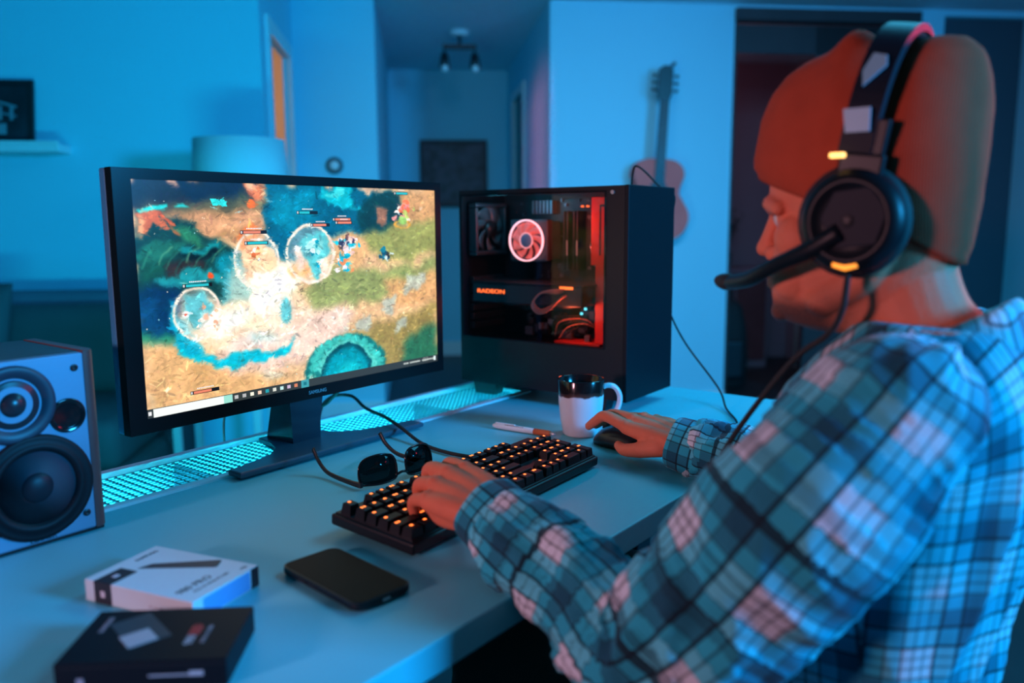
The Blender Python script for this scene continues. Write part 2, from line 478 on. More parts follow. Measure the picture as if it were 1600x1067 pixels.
for sx in (-1.1, .95):
    for sy in (-.36, .36):
        radd(sofa, 'leg', lambda b: box(b, (sx - .025, sy - .025, 0), (sx + .025, sy + .025, .085)), dkwood)
for k, (x, rz) in enumerate([(.30, .15)]):
    cu = rempty('throw_cushion', -2.05 + x, 3.05, .475, 'dark square cushion leaning on the sofa back', 'cushion')
    def cf(b):
        R = []
        for i in range(13):
            t = -1 + 2 * i / 12; th = .075 * (1 - abs(t) ** 3.0) + .006
            R.append([Vector((.22 * (1 - .05 * (1 - abs(t))) * c0, .12 + .3 * .22 * (t + 1) + th * s0 * .9, .22 * (t + 1) + .0 - th * s0 * .2)) for c0, s0 in [(math.copysign(abs(math.cos(a)) ** .5, math.cos(a)), math.sin(a)) for a in [2 * PI * j / 24 for j in range(24)]]])
        loft(b, R)
    radd(cu, 'cushion_cover', cf, fab, True)

# thermostat, art, corridor lamp
th = rempty('thermostat', -0.455, 4.8, 1.455, 'round dark-rimmed thermostat on the wall left of the corridor', 'thermostat')
rxm = Matrix.Rotation(PI / 2, 4, 'X')
def disc(prof):
    def f(b):
        vr = lathe(b, prof, seg=36)
        for r in vr:
            for v in r: v.co = rxm @ v.co
    return f
radd(th, 'rim', disc([(.046, 0), (.046, .02), (.04, .026), (.028, .026), (.028, .02), (.001, .02)]), dgry, True)
radd(th, 'dial', disc([(.027, .018), (.027, .024), (.001, .025)]), mat('pale_dial', (.8, .8, .8), .4), True)
ar = rempty('framed_art', 0.315, 7.0, 1.26, 'square framed dark patterned artwork on the corridor end wall', 'picture frame')
radd(ar, 'frame', lambda b: [box(b, lo, hi) for lo, hi in [((-.28, -.035, 0), (.28, 0, .028)), ((-.28, -.035, .522), (.28, 0, .55)), ((-.28, -.035, .028), (-.252, 0, .522)), ((.252, -.035, .028), (.28, 0, .522))]], dkwood)
radd(ar, 'canvas', lambda b: box(b, (-.252, -.02, .028), (.252, -.004, .522)), artmat('art_pattern', 1))
cl = rempty('ceiling_spotlight', 0.303, 5.6, 2.375, 'switched-off ceiling spotlight with two black heads in the corridor', 'ceiling lamp')
radd(cl, 'canopy', lambda b: lathe(b, [(.06, -.03), (.065, 0)]), whm, True)
radd(cl, 'stem', lambda b: tube(b, [(0, 0, -.03), (0, 0, -.10)], .012, 10), blk, True)
radd(cl, 'bar', lambda b: box(b, (-.11, -.02, -.115), (.11, .02, -.085), bevel=.004), blk)
for s in (-1, 1):
    h = radd(cl, 'spot_head', lambda b: (tube(b, [(s * .1, 0, -.115), (s * .1, 0, -.15)], .006, 8), tube2(b, [Vector((s * .1, .03, -.145)), Vector((s * .1, -.02, -.235))], [.024, .036], 20)), blk, True)
    radd(h, 'bulb', lambda b: ball(b, (s * .1, -.02, -.238), .026, 16), mat('bulb_glass', (.8, .8, .8), .2), True)

# guitar hanging on the wall
gt = rempty('acoustic_guitar', 1.37, 4.8, 1.02, 'reddish acoustic guitar hanging on the wall behind the computer', 'guitar')
def gout(n=64):
    P = []
    for k in range(n):
        t = 2 * PI * k / n
        z = .235 - .235 * math.cos(t)
        q = z / .47
        wdt = .185 * math.sin(PI * min(1, q / .62) ** .62) if q < .5 else 0
        P.append((t, z))
    pts = [(0, 0), (.09, .008), (.16, .05), (.192, .12), (.185, .18), (.145, .245), (.125, .28), (.132, .325), (.150, .38), (.135, .43), (.085, .463), (0, .47)]
    S = smooth_path(pts, 5)
    R = [(p[0], p[1]) for p in S]
    return R + [(-x, z) for x, z in R[::-1][1:-1]]
GO = gout()
tg = Matrix.Rotation(math.radians(3), 4, 'Y')
def xz(b, pts, y0, y1):
    mm = tg @ Matrix(((1, 0, 0, 0), (0, 0, -1, 0), (0, 1, 0, 0), (0, 0, 0, 1)))
    return prism(b, pts, -y1, -y0, mx=mm)
wood = mat('guitar_top', (0.90, 0.17, 0.15), 0.7, vary=(5, .2), spec=.1)
radd(gt, 'body', lambda b: xz(b, GO, -.135, -.04), wood)
radd(gt, 'sound_hole', lambda b: xz(b, [(.05 * math.cos(t), .30 + .05 * math.sin(t)) for t in [2 * PI * k / 32 for k in range(32)]], -.137, -.1345), blk)
radd(gt, 'bridge', lambda b: xz(b, [(-.09, .13), (.09, .13), (.09, .155), (-.09, .155)], -.145, -.134), dkwood)
radd(gt, 'neck', lambda b: (xz(b, [(-.030, .33), (.030, .33), (.024, .80), (-.024, .80)], -.150, -.128)), mat('ebony', (.012, .01, .01), .4))
hd = radd(gt, 'headstock', lambda b: xz(b, [(-.028, .80), (.028, .80), (.042, .83), (.040, .965), (.015, .985), (-.015, .985), (-.040, .965), (-.042, .83)], -.140, -.118), mat('ebony', ()))
for s in (-1, 1):
    for k in range(3):
        radd(hd, 'tuning_peg', lambda b: (tube(b, [tg @ Vector((s * .04, -.128, .85 + .04 * k)), tg @ Vector((s * .062, -.128, .85 + .04 * k))], .004, 8), ball(b, tg @ Vector((s * .066, -.128, .85 + .04 * k)), .009, 12, sc3=(1, 1, 1))), gry, True) if False else radd(hd, 'tuning_peg', lambda b: tube(b, [tg @ Vector((s * .038, -.128, .85 + .04 * k)), tg @ Vector((s * .058, -.128, .85 + .04 * k)), tg @ Vector((s * .06, -.128, .85 + .04 * k)), tg @ Vector((s * .075, -.128, .85 + .04 * k))], [.004, .004, .010, .009], 10), blkm, True)
def strings(b):
    for k in range(6):
        x = -.02 + .008 * k
        tube(b, [tg @ Vector((x * 1.3, -.147, .145)), tg @ Vector((x, -.153, .80))], .0007, 4)
radd(gt, 'strings', strings, gry)
wh = rempty('wall_hook', 1.44, 4.8, 1.97, 'small black angled guitar hook at the top of the guitar', 'hook')
radd(wh, 'plate', lambda b: box(b, (-.02, -.012, -.04), (.02, 0, .04), bevel=.003), blkm)
radd(wh, 'arm', lambda b: tube(b, smooth_path([(0, -.01, 0), (-.02, -.09, .0), (.0, -.12, .02), (.03, -.14, .05)], 5), .009, 8), blkm, True)

# ------------------------------------------------------------------ the desk
dk = empty('desk', (0.95, 0.85, 0), 'wide pale desk with a mesh cable tray along its back', 'desk')
def dadd(parent, name, fn, m, smooth=False):
    bm = grp(); fn(bm)
    return new_obj(name, bm, m, parent, smooth)
X0, X1, Y0, Y1, YT = -0.15, 1.765, 0.502, 1.110, 1.275
def top(b):
    box(b, (X0, Y0, DZ - .035), (X1, Y1, DZ), bevel=.002)
    box(b, (1.52, Y1 - .002, DZ - .035), (X1, YT + .01, DZ), bevel=.002)
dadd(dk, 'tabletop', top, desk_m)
def tray(b):
    z = DZ
    TX0, TX1 = X0, 1.52
    box(b, (TX0, Y1 + .002, z - .004), (TX1, Y1 + .018, z + .003), bevel=.001)
    box(b, (TX0, YT - .004, z - .008), (TX1, YT + .012, z + .006), bevel=.002)
    box(b, (TX1 - .015, Y1 + .018, z - .004), (TX1, YT - .004, z + .003))
    box(b, (TX0, Y1 + .018, z - .004), (TX0 + .015, YT - .004, z + .003))
tr = dadd(dk, 'tray_frame', tray, whm)
def meshp(b):
    x = X0 + .02; w = .0009
    while x < 1.505:
        box(b, (x - .0018, Y1 + .016, DZ - .006), (x + .0018, YT - .002, DZ - .004)); x += .014
    y = Y1 + .022
    while y < YT - .004:
        box(b, (X0 + .015, y - w * .7, DZ - .0045), (1.507, y + w * .7, DZ - .003)); y += .0105
dadd(tr, 'wire_mesh', meshp, mat('grey_wire', (.05, .10, .13), .6))
def trough(b):
    box(b, (X0, Y1 + .004, .655), (1.515, YT + .006, .660))
    box(b, (X0, YT + .001, .66), (1.515, YT + .006, DZ - .008))
    box(b, (X0, Y1 + .004, .66), (1.515, Y1 + .008, DZ - .036))
dadd(dk, 'tray_trough', trough, mat('white_tray', (.75, .78, .8), .5))
def divs(x):
    return lambda b: box(b, (x - .005, Y1 + .01, .66), (x + .005, YT, DZ - .012))
for x in (.72, 1.30):
    dadd(dk, 'tray_bracket', divs(x), dgry)
ledo = dadd(dk, 'led_strip', lambda b: box(b, (.0, Y1 + .009, .690), (1.50, Y1 + .013, .697)), cyan_led)
for x in (.05, 1.62):
    lg = dadd(dk, 'leg', lambda b: (box(b, (x - .03, .86, .04), (x + .03, .94, DZ - .035), bevel=.003), box(b, (x - .035, .56, .0), (x + .035, 1.22, .04), bevel=.006)), blkm)
dadd(dk, 'crossbar', lambda b: box(b, (.05, .88, .64), (1.62, .92, .70)), blkm)

# ------------------------------------------------------------------ the monitor and the game picture on its screen
MX0, MX1, MZ0, MZ1, MY = 0.569, 1.231, 0.833, 1.212, 1.124
mon = empty('monitor', (0.9, 1.17, DZ), 'large black-framed monitor showing a colourful fantasy game', 'monitor')
def bezel(b):
    # ring of the front frame
    sx0, sx1, sz0, sz1 = .596, 1.2145, .8545, 1.1965
    for lo, hi in [((MX0, MY, MZ1 - (MZ1 - sz1)), (MX1, MY + .018, MZ1)), ((MX0, MY, MZ0), (MX1, MY + .018, sz0)),
                   ((MX0, MY, sz0), (sx0, MY + .018, sz1)), ((sx1, MY, sz0), (MX1, MY + .018, sz1))]:
        box(b, lo, hi)
dadd(mon, 'bezel', bezel, mat('bezel_black', (.005, .006, .007), .3, spec=.3))
def shell(b):
    box(b, (MX0, MY + .018, MZ0), (MX1, MY + .036, MZ1), bevel=.003)
    box(b, (MX0 + .12, MY + .034, MZ0 + .06), (MX1 - .12, MY + .062, MZ1 - .07), bevel=.015)
dadd(mon, 'rear_shell', shell, mat('shell_blue_lit', (.05, .30, .55), .5))  # silver housing; the blue light on its side edge is put into this colour

def game_picture(W=640, H=360):
    rng = np.random.RandomState(5)
    src = [(204, 281), (680, 297), (684, 562), (232, 658)]; dst = [(0, 0), (1, 0), (1, 1), (0, 1)]
    A = []; B = []
    for (x, y), (u, v) in zip(src, dst):
        A.append([x, y, 1, 0, 0, 0, -u * x, -u * y]); B.append(u)
        A.append([0, 0, 0, x, y, 1, -v * x, -v * y]); B.append(v)
    h = np.append(np.linalg.solve(np.array(A, float), np.array(B, float)), 1).reshape(3, 3)
    def T(p):
        q = h @ np.array([p[0], p[1], 1.0]); return q[0] / q[2] * W, q[1] / q[2] * H
    yy, xx = np.mgrid[0:H, 0:W].astype(float)
    def fnoise(s, oct=3):
        out = np.zeros((H, W))
        for o in range(oct):
            g = rng.rand(int(H / s) + 3, int(W / s) + 3)
            gx = xx / s; gy = yy / s; x0 = gx.astype(int); y0 = gy.astype(int)
            fx = gx - x0; fy = gy - y0; fx = fx * fx * (3 - 2 * fx); fy = fy * fy * (3 - 2 * fy)
            out += (g[y0, x0] * (1 - fx) * (1 - fy) + g[y0, x0 + 1] * fx * (1 - fy) + g[y0 + 1, x0] * (1 - fx) * fy + g[y0 + 1, x0 + 1] * fx * fy - .5) * .5 ** o
            s = max(2, s / 2.1)
        return out
    wx, wy = fnoise(26, 4), fnoise(26, 4)
    def blur(m, r):
        r = int(r)
        if r < 1: return m
        for _ in range(2):
            for ax in (0, 1):
                c = np.cumsum(np.pad(m, [(r + 1, r) if a == ax else (0, 0) for a in (0, 1)], mode='edge'), axis=ax)
                n = m.shape[ax]
                m = (np.take(c, range(2 * r + 1, 2 * r + 1 + n), axis=ax) - np.take(c, range(0, n), axis=ax)) / (2 * r + 1)
        return m
    img = np.zeros((H, W, 3))
    def put(mask, col, a=1.0):
        col = np.array(col, float) / 255
        m = (mask * a)[..., None]
        img[:] = img * (1 - m) + col * m
    def poly(pts, col, soft=2, a=1.0, warp=9.0, inv=None):
        P = [T(p) for p in pts]
        X = xx + wx * warp * 2; Y = yy + wy * warp * 2
        m = np.zeros((H, W), bool)
        for i in range(len(P)):
            (x1, y1), (x2, y2) = P[i], P[(i + 1) % len(P)]
            if y1 == y2: continue
            m ^= ((Y < y1) != (Y < y2)) & (X < (x2 - x1) * (Y - y1) / (y2 - y1) + x1)
        put(blur(m.astype(float), soft), col, a)
    def ell(c, rx, ry, col, soft=2, a=1.0, warp=3.0, ring=None, rot=0.0):
        cx, cy = T(c); ex = abs(T((c[0] + rx, c[1]))[0] - cx); ey = abs(T((c[0], c[1] + ry))[1] - cy)
        X = xx + wx * warp * 2 - cx; Y = yy + wy * warp * 2 - cy
        X, Y = X * math.cos(rot) + Y * math.sin(rot), -X * math.sin(rot) + Y * math.cos(rot)
        d = np.sqrt((X / ex) ** 2 + (Y / ey) ** 2)
        m = (d < 1).astype(float) if ring is None else ((d < 1) & (d > ring)).astype(float)
        put(blur(m, soft), col, a)
    def stroke(pts, wd, col, a=1.0, soft=1, warp=2.0):
        P = smooth_path([T(p) for p in pts], 8); m = np.zeros((H, W))
        X = xx + wx * warp * 2; Y = yy + wy * warp * 2
        for p in P: m = np.maximum(m, ((X - p[0]) ** 2 + (Y - p[1]) ** 2 < wd * wd))
        put(blur(m.astype(float), soft), col, a)
    put(np.ones((H, W)), (222, 182, 138))
    ROCK = (24, 70, 72)
    poly([(200, 275), (400, 283), (400, 322), (350, 334), (200, 332)], (34, 40, 48), 3)
    poly([(260, 283), (380, 287), (385, 318), (300, 312)], (18, 38, 62), 3)
    poly([(205, 332), (460, 312), (452, 385), (330, 372), (270, 352)], (186, 140, 98), 5)
    poly([(300, 345), (420, 330), (440, 352), (320, 362)], (214, 160, 118), 4)
    poly([(205, 322), (450, 300), (445, 322), (280, 334)], (90, 100, 70), 5, .8)
    poly([(408, 284), (560, 290), (612, 296), (618, 350), (560, 366), (500, 372), (462, 412), (424, 396), (418, 340)], (12, 98, 128), 4)
    poly([(420, 300), (492, 300), (490, 345), (440, 360)], (14, 138, 168), 7, .9)
    poly([(500, 292), (548, 292), (560, 330), (500, 318)], (22, 178, 196), 2)
    poly([(512, 296), (540, 300), (536, 312), (508, 308)], (70, 212, 218), 1)
    poly([(556, 290), (600, 293), (596, 304), (572, 306)], (210, 178, 150), 2)
    poly([(598, 296), (640, 298), (632, 345), (604, 372), (566, 362), (556, 330)], (16, 66, 74), 3)
    poly([(590, 324), (608, 330), (606, 350), (588, 350)], (150, 110, 90), 2)
    poly([(622, 296), (684, 298), (684, 350), (640, 346)], (206, 160, 112), 4)
    poly([(560, 366), (684, 340), (684, 392), (640, 408), (570, 396)], (150, 156, 92), 6)
    poly([(470, 452), (520, 412), (600, 420), (684, 402), (684, 430), (600, 466), (545, 476), (490, 486)], (146, 158, 98), 6)
    poly([(532, 360), (560, 366), (580, 400), (560, 420), (528, 410)], (222, 176, 124), 5)
    poly([(548, 520), (684, 470), (684, 565), (560, 600)], (156, 138, 80), 8)
    poly([(640, 520), (684, 505), (684, 566), (620, 590)], (40, 110, 84), 7, .9)
    poly([(600, 440), (684, 420), (684, 470), (620, 480)], (216, 166, 112), 6, .9)
    for q in [[(598, 470), (622, 462), (618, 482), (600, 490)], [(640, 424), (668, 420), (656, 458), (636, 452)], [(560, 500), (582, 492), (580, 512), (562, 516)], [(500, 500), (522, 480), (548, 500), (545, 518), (520, 520)], [(420, 575), (450, 590), (424, 606), (380, 600)], [(232, 610), (262, 622), (250, 650), (236, 650)], [(620, 498), (634, 494), (632, 510), (618, 512)]]:
        poly(q, (178, 188, 176), 2, .85)
        stroke(q[:3], .8, (120, 90, 66), .8, 1)
    # left rocks and ferns
    poly([(205, 335), (230, 325), (300, 352), (345, 378), (390, 400), (382, 470), (215, 470)], ROCK, 3)
    poly([(206, 345), (232, 328), (252, 332), (262, 362), (240, 352), (232, 368), (214, 362)], (196, 106, 66), 1)
    poly([(250, 332), (262, 334), (278, 366), (270, 364), (258, 345)], (206, 96, 52), 1)
    poly([(208, 350), (216, 340), (226, 362), (214, 372)], (236, 170, 120), 2)
    poly([(262, 352), (300, 358), (322, 378), (286, 376)], (50, 130, 100), 3)
    poly([(215, 392), (262, 372), (300, 382), (250, 408), (214, 414)], (36, 110, 98), 2)
    poly([(212, 414), (260, 404), (272, 420), (222, 440)], (28, 92, 80), 3)
    poly([(286, 390), (330, 378), (348, 386), (330, 396), (290, 402)], (28, 142, 150), 2)
    poly([(280, 402), (336, 394), (340, 404), (300, 414)], (12, 34, 42), 2)
    poly([(258, 416), (318, 410), (322, 424), (270, 432)], (56, 50, 50), 3)
    poly([(340, 408), (372, 396), (396, 420), (392, 470), (352, 470)], (18, 142, 164), 4)
    poly([(246, 432), (330, 424), (352, 438), (300, 446), (244, 446)], (38, 148, 158), 2)
    poly([(216, 450), (290, 446), (286, 500), (280, 540), (224, 536)], (14, 58, 98), 5)
    poly([(222, 480), (250, 470), (262, 530), (226, 532)], (20, 84, 130), 7, .7)
    poly([(226, 528), (280, 528), (276, 544), (226, 546)], (46, 140, 108), 5, .9)
    # bright shards at the top left
    poly([(212, 331), (260, 318), (262, 326), (216, 336)], (52, 214, 214), 1, 1, 3)
    poly([(270, 324), (284, 318), (298, 325)], (52, 214, 214), 1, 1, 2)
    poly([(330, 311), (352, 312), (357, 322), (334, 322)], (56, 218, 218), 0, 1, 1)
    poly([(242, 284), (278, 290), (288, 298), (262, 296)], (214, 168, 140), 2)
    poly([(372, 286), (412, 288), (404, 304), (388, 304)], (214, 120, 74), 2, .9)
    ell((394, 318), 8, 8, (240, 110, 34), 1)
    ell((392, 292), 7, 6, (244, 190, 150), 2, .9)
    # pale swirl with the water arc
    poly([(330, 560), (400, 510), (470, 480), (560, 480), (520, 540), (440, 580), (360, 600)], (234, 204, 188), 8)
    poly([(232, 545), (300, 545), (330, 575), (470, 595), (420, 634), (234, 656)], (222, 176, 124), 7)
    poly([(268, 506), (290, 540), (326, 560), (390, 556), (450, 536), (466, 522), (452, 546), (400, 572), (330, 576), (286, 562)], (22, 184, 206), 2)
    poly([(268, 480), (300, 520), (326, 560), (300, 562), (276, 544)], (20, 170, 200), 3)
    poly([(330, 545), (420, 520), (470, 500), (440, 535), (380, 550)], (232, 214, 204), 5, .9)
    poly([(380, 530), (420, 515), (440, 522), (400, 540)], (160, 210, 214), 5, .7)
    stroke([(330, 592), (370, 580), (430, 570), (470, 556)], 1.2, (196, 120, 84), .7)
    stroke([(360, 600), (380, 570), (378, 550)], 1.0, (180, 100, 80), .6)
    stroke([(232, 612), (262, 618), (300, 600), (330, 590)], 1.0, (150, 110, 80), .6)
    stroke([(450, 456), (500, 446), (560, 462), (600, 452), (650, 440)], .9, (120, 100, 66), .6)
    stroke([(480, 500), (530, 478), (560, 490), (590, 480)], .9, (150, 100, 80), .7)
    for k in range(4): stroke([(296 + 10 * k, 640), (300 + 9 * k, 600), (296 + 8 * k, 575)], .9, (250, 176, 90), .6)
    # explosion
    ell((415, 455), 52, 62, (255, 232, 204), 9, .6, 14)
    ell((350, 505), 60, 36, (255, 232, 208), 9, .6, 14)
    ell((430, 490), 60, 30, (252, 220, 188), 10, .5, 16)
    ell((420, 458), 26, 34, (255, 255, 246), 7, .95, 16)
    ell((445, 430), 26, 16, (255, 250, 236), 6, 1, 10)
    ell((366, 500), 36, 16, (255, 252, 240), 6, .9, 12)
    ell((470, 424), 18, 10, (250, 160, 80), 4, .9)
    # bubbles
    def bubble(c, rx, ry, rim=(246, 226, 208)):
        ell(c, rx, ry, rim, 1, .35, 2); ell(c, rx, ry, rim, 1, 1, 2, ring=.90)
    poly([(290, 470), (318, 462), (336, 480), (330, 520), (300, 516), (288, 500)], (24, 170, 196), 3)
    poly([(312, 492), (350, 488), (344, 520), (312, 528)], (255, 244, 232), 4)
    bubble((311, 492), 38, 42)
    ell((291, 494), 5, 5, (255, 252, 250), 1); ell((291, 494), 2.4, 2.4, (220, 110, 90), 0)
    ell((322, 498), 5, 6, (236, 176, 150), 1)
    poly([(378, 380), (396, 372), (430, 380), (438, 412), (420, 428), (384, 420)], (244, 188, 136), 3)
    poly([(376, 362), (392, 354), (408, 358), (398, 372), (386, 392), (374, 388)], (236, 128, 66), 2)
    poly([(386, 392), (400, 388), (410, 398), (396, 406)], (226, 128, 70), 1, .9, 3)
    stroke([(392, 412), (404, 402), (416, 406)], 1.2, (120, 60, 40), .9)
    poly([(384, 426), (402, 420), (404, 436), (386, 438)], (222, 160, 120), 2)
    bubble((404, 406), 35, 46)
    poly([(478, 362), (512, 356), (522, 396), (506, 418), (496, 440), (480, 424), (472, 396)], (16, 182, 202), 2)
    poly([(484, 376), (506, 372), (510, 392), (490, 396)], (96, 222, 226), 3, .8)
    poly([(476, 388), (488, 386), (488, 410), (478, 406)], (14, 120, 148), 2, .9)
    poly([(462, 392), (474, 388), (480, 424), (468, 424)], (238, 206, 190), 3)
    poly([(500, 410), (522, 402), (512, 424), (500, 432)], (244, 210, 186), 2)
    bubble((488, 396), 37, 47)
    ell((449, 486), 9, 20, (24, 178, 204), 2, .95)
    bubble((440, 488), 22, 32, (240, 220, 200))
    # small fighters: loose dabs of colour
    def dabs(c, n, s, cols):
        for _ in range(n):
            p = (c[0] + rng.randn() * s, c[1] + rng.randn() * s * 1.2)
            ell(p, 1.5 + rng.rand() * 3.2, 1.5 + rng.rand() * 3.4, cols[rng.randint(len(cols))], 0, .95, 4)
    dabs((545, 382), 34, 6, [(250, 226, 230), (60, 60, 90), (30, 190, 214), (240, 200, 190), (120, 84, 80), (200, 240, 244)])
    dabs((540, 408), 16, 6, [(36, 186, 212), (240, 230, 236), (230, 140, 90)])
    dabs((632, 330), 26, 6, [(250, 236, 222), (240, 120, 80), (230, 150, 150), (200, 220, 120)])
    ell((630, 350), 13, 6, (240, 176, 70), 1, .95, 2, ring=.7); ell((630, 345), 6, 6, (150, 200, 110), 1)
    dabs((604, 396), 14, 3.5, [(30, 128, 150), (210, 230, 230), (26, 90, 120), (60, 60, 60)])
    dabs((488, 385), 18, 9, [(180, 240, 240), (12, 150, 176), (240, 252, 252)])
    dabs((404, 395), 16, 8, [(250, 210, 160), (214, 110, 60), (255, 240, 220)])
    dabs((330, 500), 14, 12, [(255, 240, 224), (236, 180, 150)])
    ell((330, 432), 4.5, 5, (236, 84, 40), 1)
    # stone well
    ell((543, 574), 60, 52, (26, 120, 122), 2, .95, 4)
    for k in range(13):
        a = PI + k * PI / 12
        for rr_, cc in ((.86, (72, 190, 180)), (.66, (96, 206, 194))):
            ell((543 + 60 * rr_ * math.cos(a + .05 * (rr_ < .8)), 574 + 52 * rr_ * math.sin(a)), 7.5, 6.5, cc, 1, .9, 5)
    ell((543, 574), 38, 36, (18, 84, 96), 1, 1, 4)
    ell((543, 576), 33, 32, (14, 150, 168), 3, 1, 3)
    ell((546, 586), 22, 16, (30, 190, 200), 6, .8, 6)
    ell((488, 592), 9, 10, (44, 150, 140), 1, .9, 6); ell((487, 590), 4, 4, (170, 220, 200), 1, .9, 4)
    # sparks
    for _ in range(150):
        p = (rng.uniform(215, 675), rng.uniform(300, 600))
        u, v = T(p)
        r = rng.rand() * .9 + .3
        col = [(170, 236, 240), (255, 240, 214)][rng.randint(2)]
        m = ((xx - u) ** 2 + (yy - v) ** 2 < r * r).astype(float); put(m, col, .7)
    # painterly grain
    g = fnoise(14, 4) * .30 + fnoise(5, 2) * .12
    img[:] = np.clip(img * (1 + .55 * g[..., None]), 0, 1)
    img[:] = np.clip(.5 + (img - .5) * 1.12, 0, 1)
    # loose brush dabs over the whole picture
    for _ in range(5200):
        cx, cy = rng.randint(4, W - 4), rng.randint(4, H - 16); L = rng.randint(3, 9); t = rng.randint(1, 3); a = rng.rand() * PI if rng.rand() < .4 else rng.randn() * .35
        base = img[cy, cx].copy(); sh = 1 + rng.randn() * .13
        y0, y1, x0, x1 = max(0, cy - L), min(H, cy + L + 1), max(0, cx - L), min(W, cx + L + 1)
        Y = yy[y0:y1, x0:x1] - cy; X = xx[y0:y1, x0:x1] - cx
        m = ((X * math.cos(a) + Y * math.sin(a)) ** 2 / L ** 2 + (Y * math.cos(a) - X * math.sin(a)) ** 2 / t ** 2 < 1)[..., None] * .62
        img[y0:y1, x0:x1] = img[y0:y1, x0:x1] * (1 - m) + np.clip(base * sh + rng.randn(3) * .012, 0, 1) * m
    for q in [[(598, 468), (622, 460), (619, 484), (600, 492), (598, 468)], [(640, 424), (668, 420), (656, 458), (636, 452), (640, 424)], [(500, 500), (522, 480), (548, 500), (545, 518), (520, 520), (500, 500)], [(420, 575), (450, 590), (424, 606)], [(232, 606), (262, 618), (252, 646)], [(470, 470), (500, 452), (560, 462)], [(560, 462), (610, 450), (650, 428), (684, 424)], [(350, 600), (372, 572), (380, 548), (420, 520)]]:
        stroke(q, .9, (112, 84, 62), .75, 1, 3)
    for k in range(9):
        u0 = 220 + 14 * k; v0 = 400 + 8 * math.sin(k * 2.1)
        stroke([(u0, v0 + 20), (u0 + 8, v0 + 4), (u0 + 22, v0 - 8)], 1.3, [(60, 160, 130), (20, 110, 100), (110, 190, 150)][k % 3], .6, 1, 3)
    # life bars
    def bar(p, wpx, cols, frac=.8):
        u, v = T(p); u0, v0 = int(u), int(v); L = int(wpx * 640 / 480)
        img[v0 - 3:v0 + 3, u0 - 6:u0 + L] = (.06, .06, .08)
        img[v0 - 2:v0 + 2, u0:u0 + int(L * frac)] = np.array(cols) / 255
        img[v0 - 2:v0 + 2, u0 - 5:u0 - 2] = (.8, .8, .8)
        for k in range(u0 + 6, u0 + L - 10, 3):
            img[v0 - 7:v0 - 5, k:k + 2] = (.92, .92, .92)
    CY, RD = (40, 190, 200), (232, 130, 100)
    for p, L, c, fr in [((383, 365), 34, RD, .75), ((389, 382), 30, CY, .95), ((293, 450), 34, CY, .88), ((305, 617), 34, RD, .7), ((470, 333), 30, CY, .55), ((492, 352), 28, RD, .8), ((526, 343), 28, RD, .98), ((530, 348), 26, RD, .95), ((621, 302), 24, CY, .98)]:
        bar(p, L, c, fr)
    # task bar
    img[346:360, :] = (.20, .22, .21)
    img[347:360, 10:145] = (.93, .95, .93)
    img[347:360, 130:146] = (.60, .86, .80)
    img[350:356, 2:7] = (.9, .9, .9)
    ic = [(.75, .75, .75), (.7, .7, .7), (.95, .93, .85), (.95, .8, .7), (.15, .6, .65), (.85, .85, .8), (.75, .9, .88), (.8, .7, .8), (.85, .5, .35), (.2, .65, .7)]
    for k, c0 in enumerate(ic):
        a = 150 + k * 15
        img[350:356, a:a + 7] = c0
    img[346:360, 285:302] = (.25, .62, .66); img[350:356, 290:297] = (.1, .45, .5)
    for k in range(540, 632, 3):
        if rng.rand() < .85: img[351:354, k:k + 2] = (.85, .88, .85)
    for k in range(596, 612, 2): img[348:357:3, k] = (.8, .82, .8)
    img[348:357, 628:634] = (.9, .95, .95)
    return np.clip(img, 0, 1)

def srgb2lin(a): return np.where(a <= .04045, a / 12.92, ((a + .055) / 1.055) ** 2.4)
PW, PH = 640, 360
pic = srgb2lin(game_picture(PW, PH))
gx = np.linspace(.596, 1.2145, PW + 1); gz = np.linspace(1.1965, .8545, PH + 1)
vv = np.empty(((PH + 1) * (PW + 1), 3)); XX, ZZ = np.meshgrid(gx, gz)
vv[:, 0] = XX.ravel(); vv[:, 1] = MY + .0012; vv[:, 2] = ZZ.ravel()
ii, jj = np.meshgrid(np.arange(PH), np.arange(PW), indexing='ij')
b0 = (ii * (PW + 1) + jj).ravel()
quads = np.stack([b0, b0 + PW + 1, b0 + PW + 2, b0 + 1], 1)
me = bpy.data.meshes.new('screen')
me.vertices.add(len(vv)); me.vertices.foreach_set('co', vv.ravel())
me.loops.add(quads.size); me.loops.foreach_set('vertex_index', quads.ravel().astype(np.int32))
me.polygons.add(len(quads)); me.polygons.foreach_set('loop_start', np.arange(0, quads.size, 4, dtype=np.int32))
me.update(calc_edges=True)
at = me.color_attributes.new('picture', 'FLOAT_COLOR', 'CORNER')
colr = np.ones((len(quads), 4, 4)); colr[:, :, :3] = pic.reshape(-1, 1, 3)
at.data.foreach_set('color', colr.ravel().astype(np.float32))
sm = bpy.data.materials.new('screen_glow'); sm.use_nodes = True
nt = sm.node_tree; pb = nt.nodes['Principled BSDF']
an = nt.nodes.new('ShaderNodeVertexColor'); an.layer_name = 'picture'
pb.inputs['Base Color'].default_value = (.01, .01, .01, 1); pb.inputs['Roughness'].default_value = .35
nt.links.new(an.outputs['Color'], pb.inputs['Emission Color']); pb.inputs['Emission Strength'].default_value = 1.15
link_me('screen', me, sm, mon)
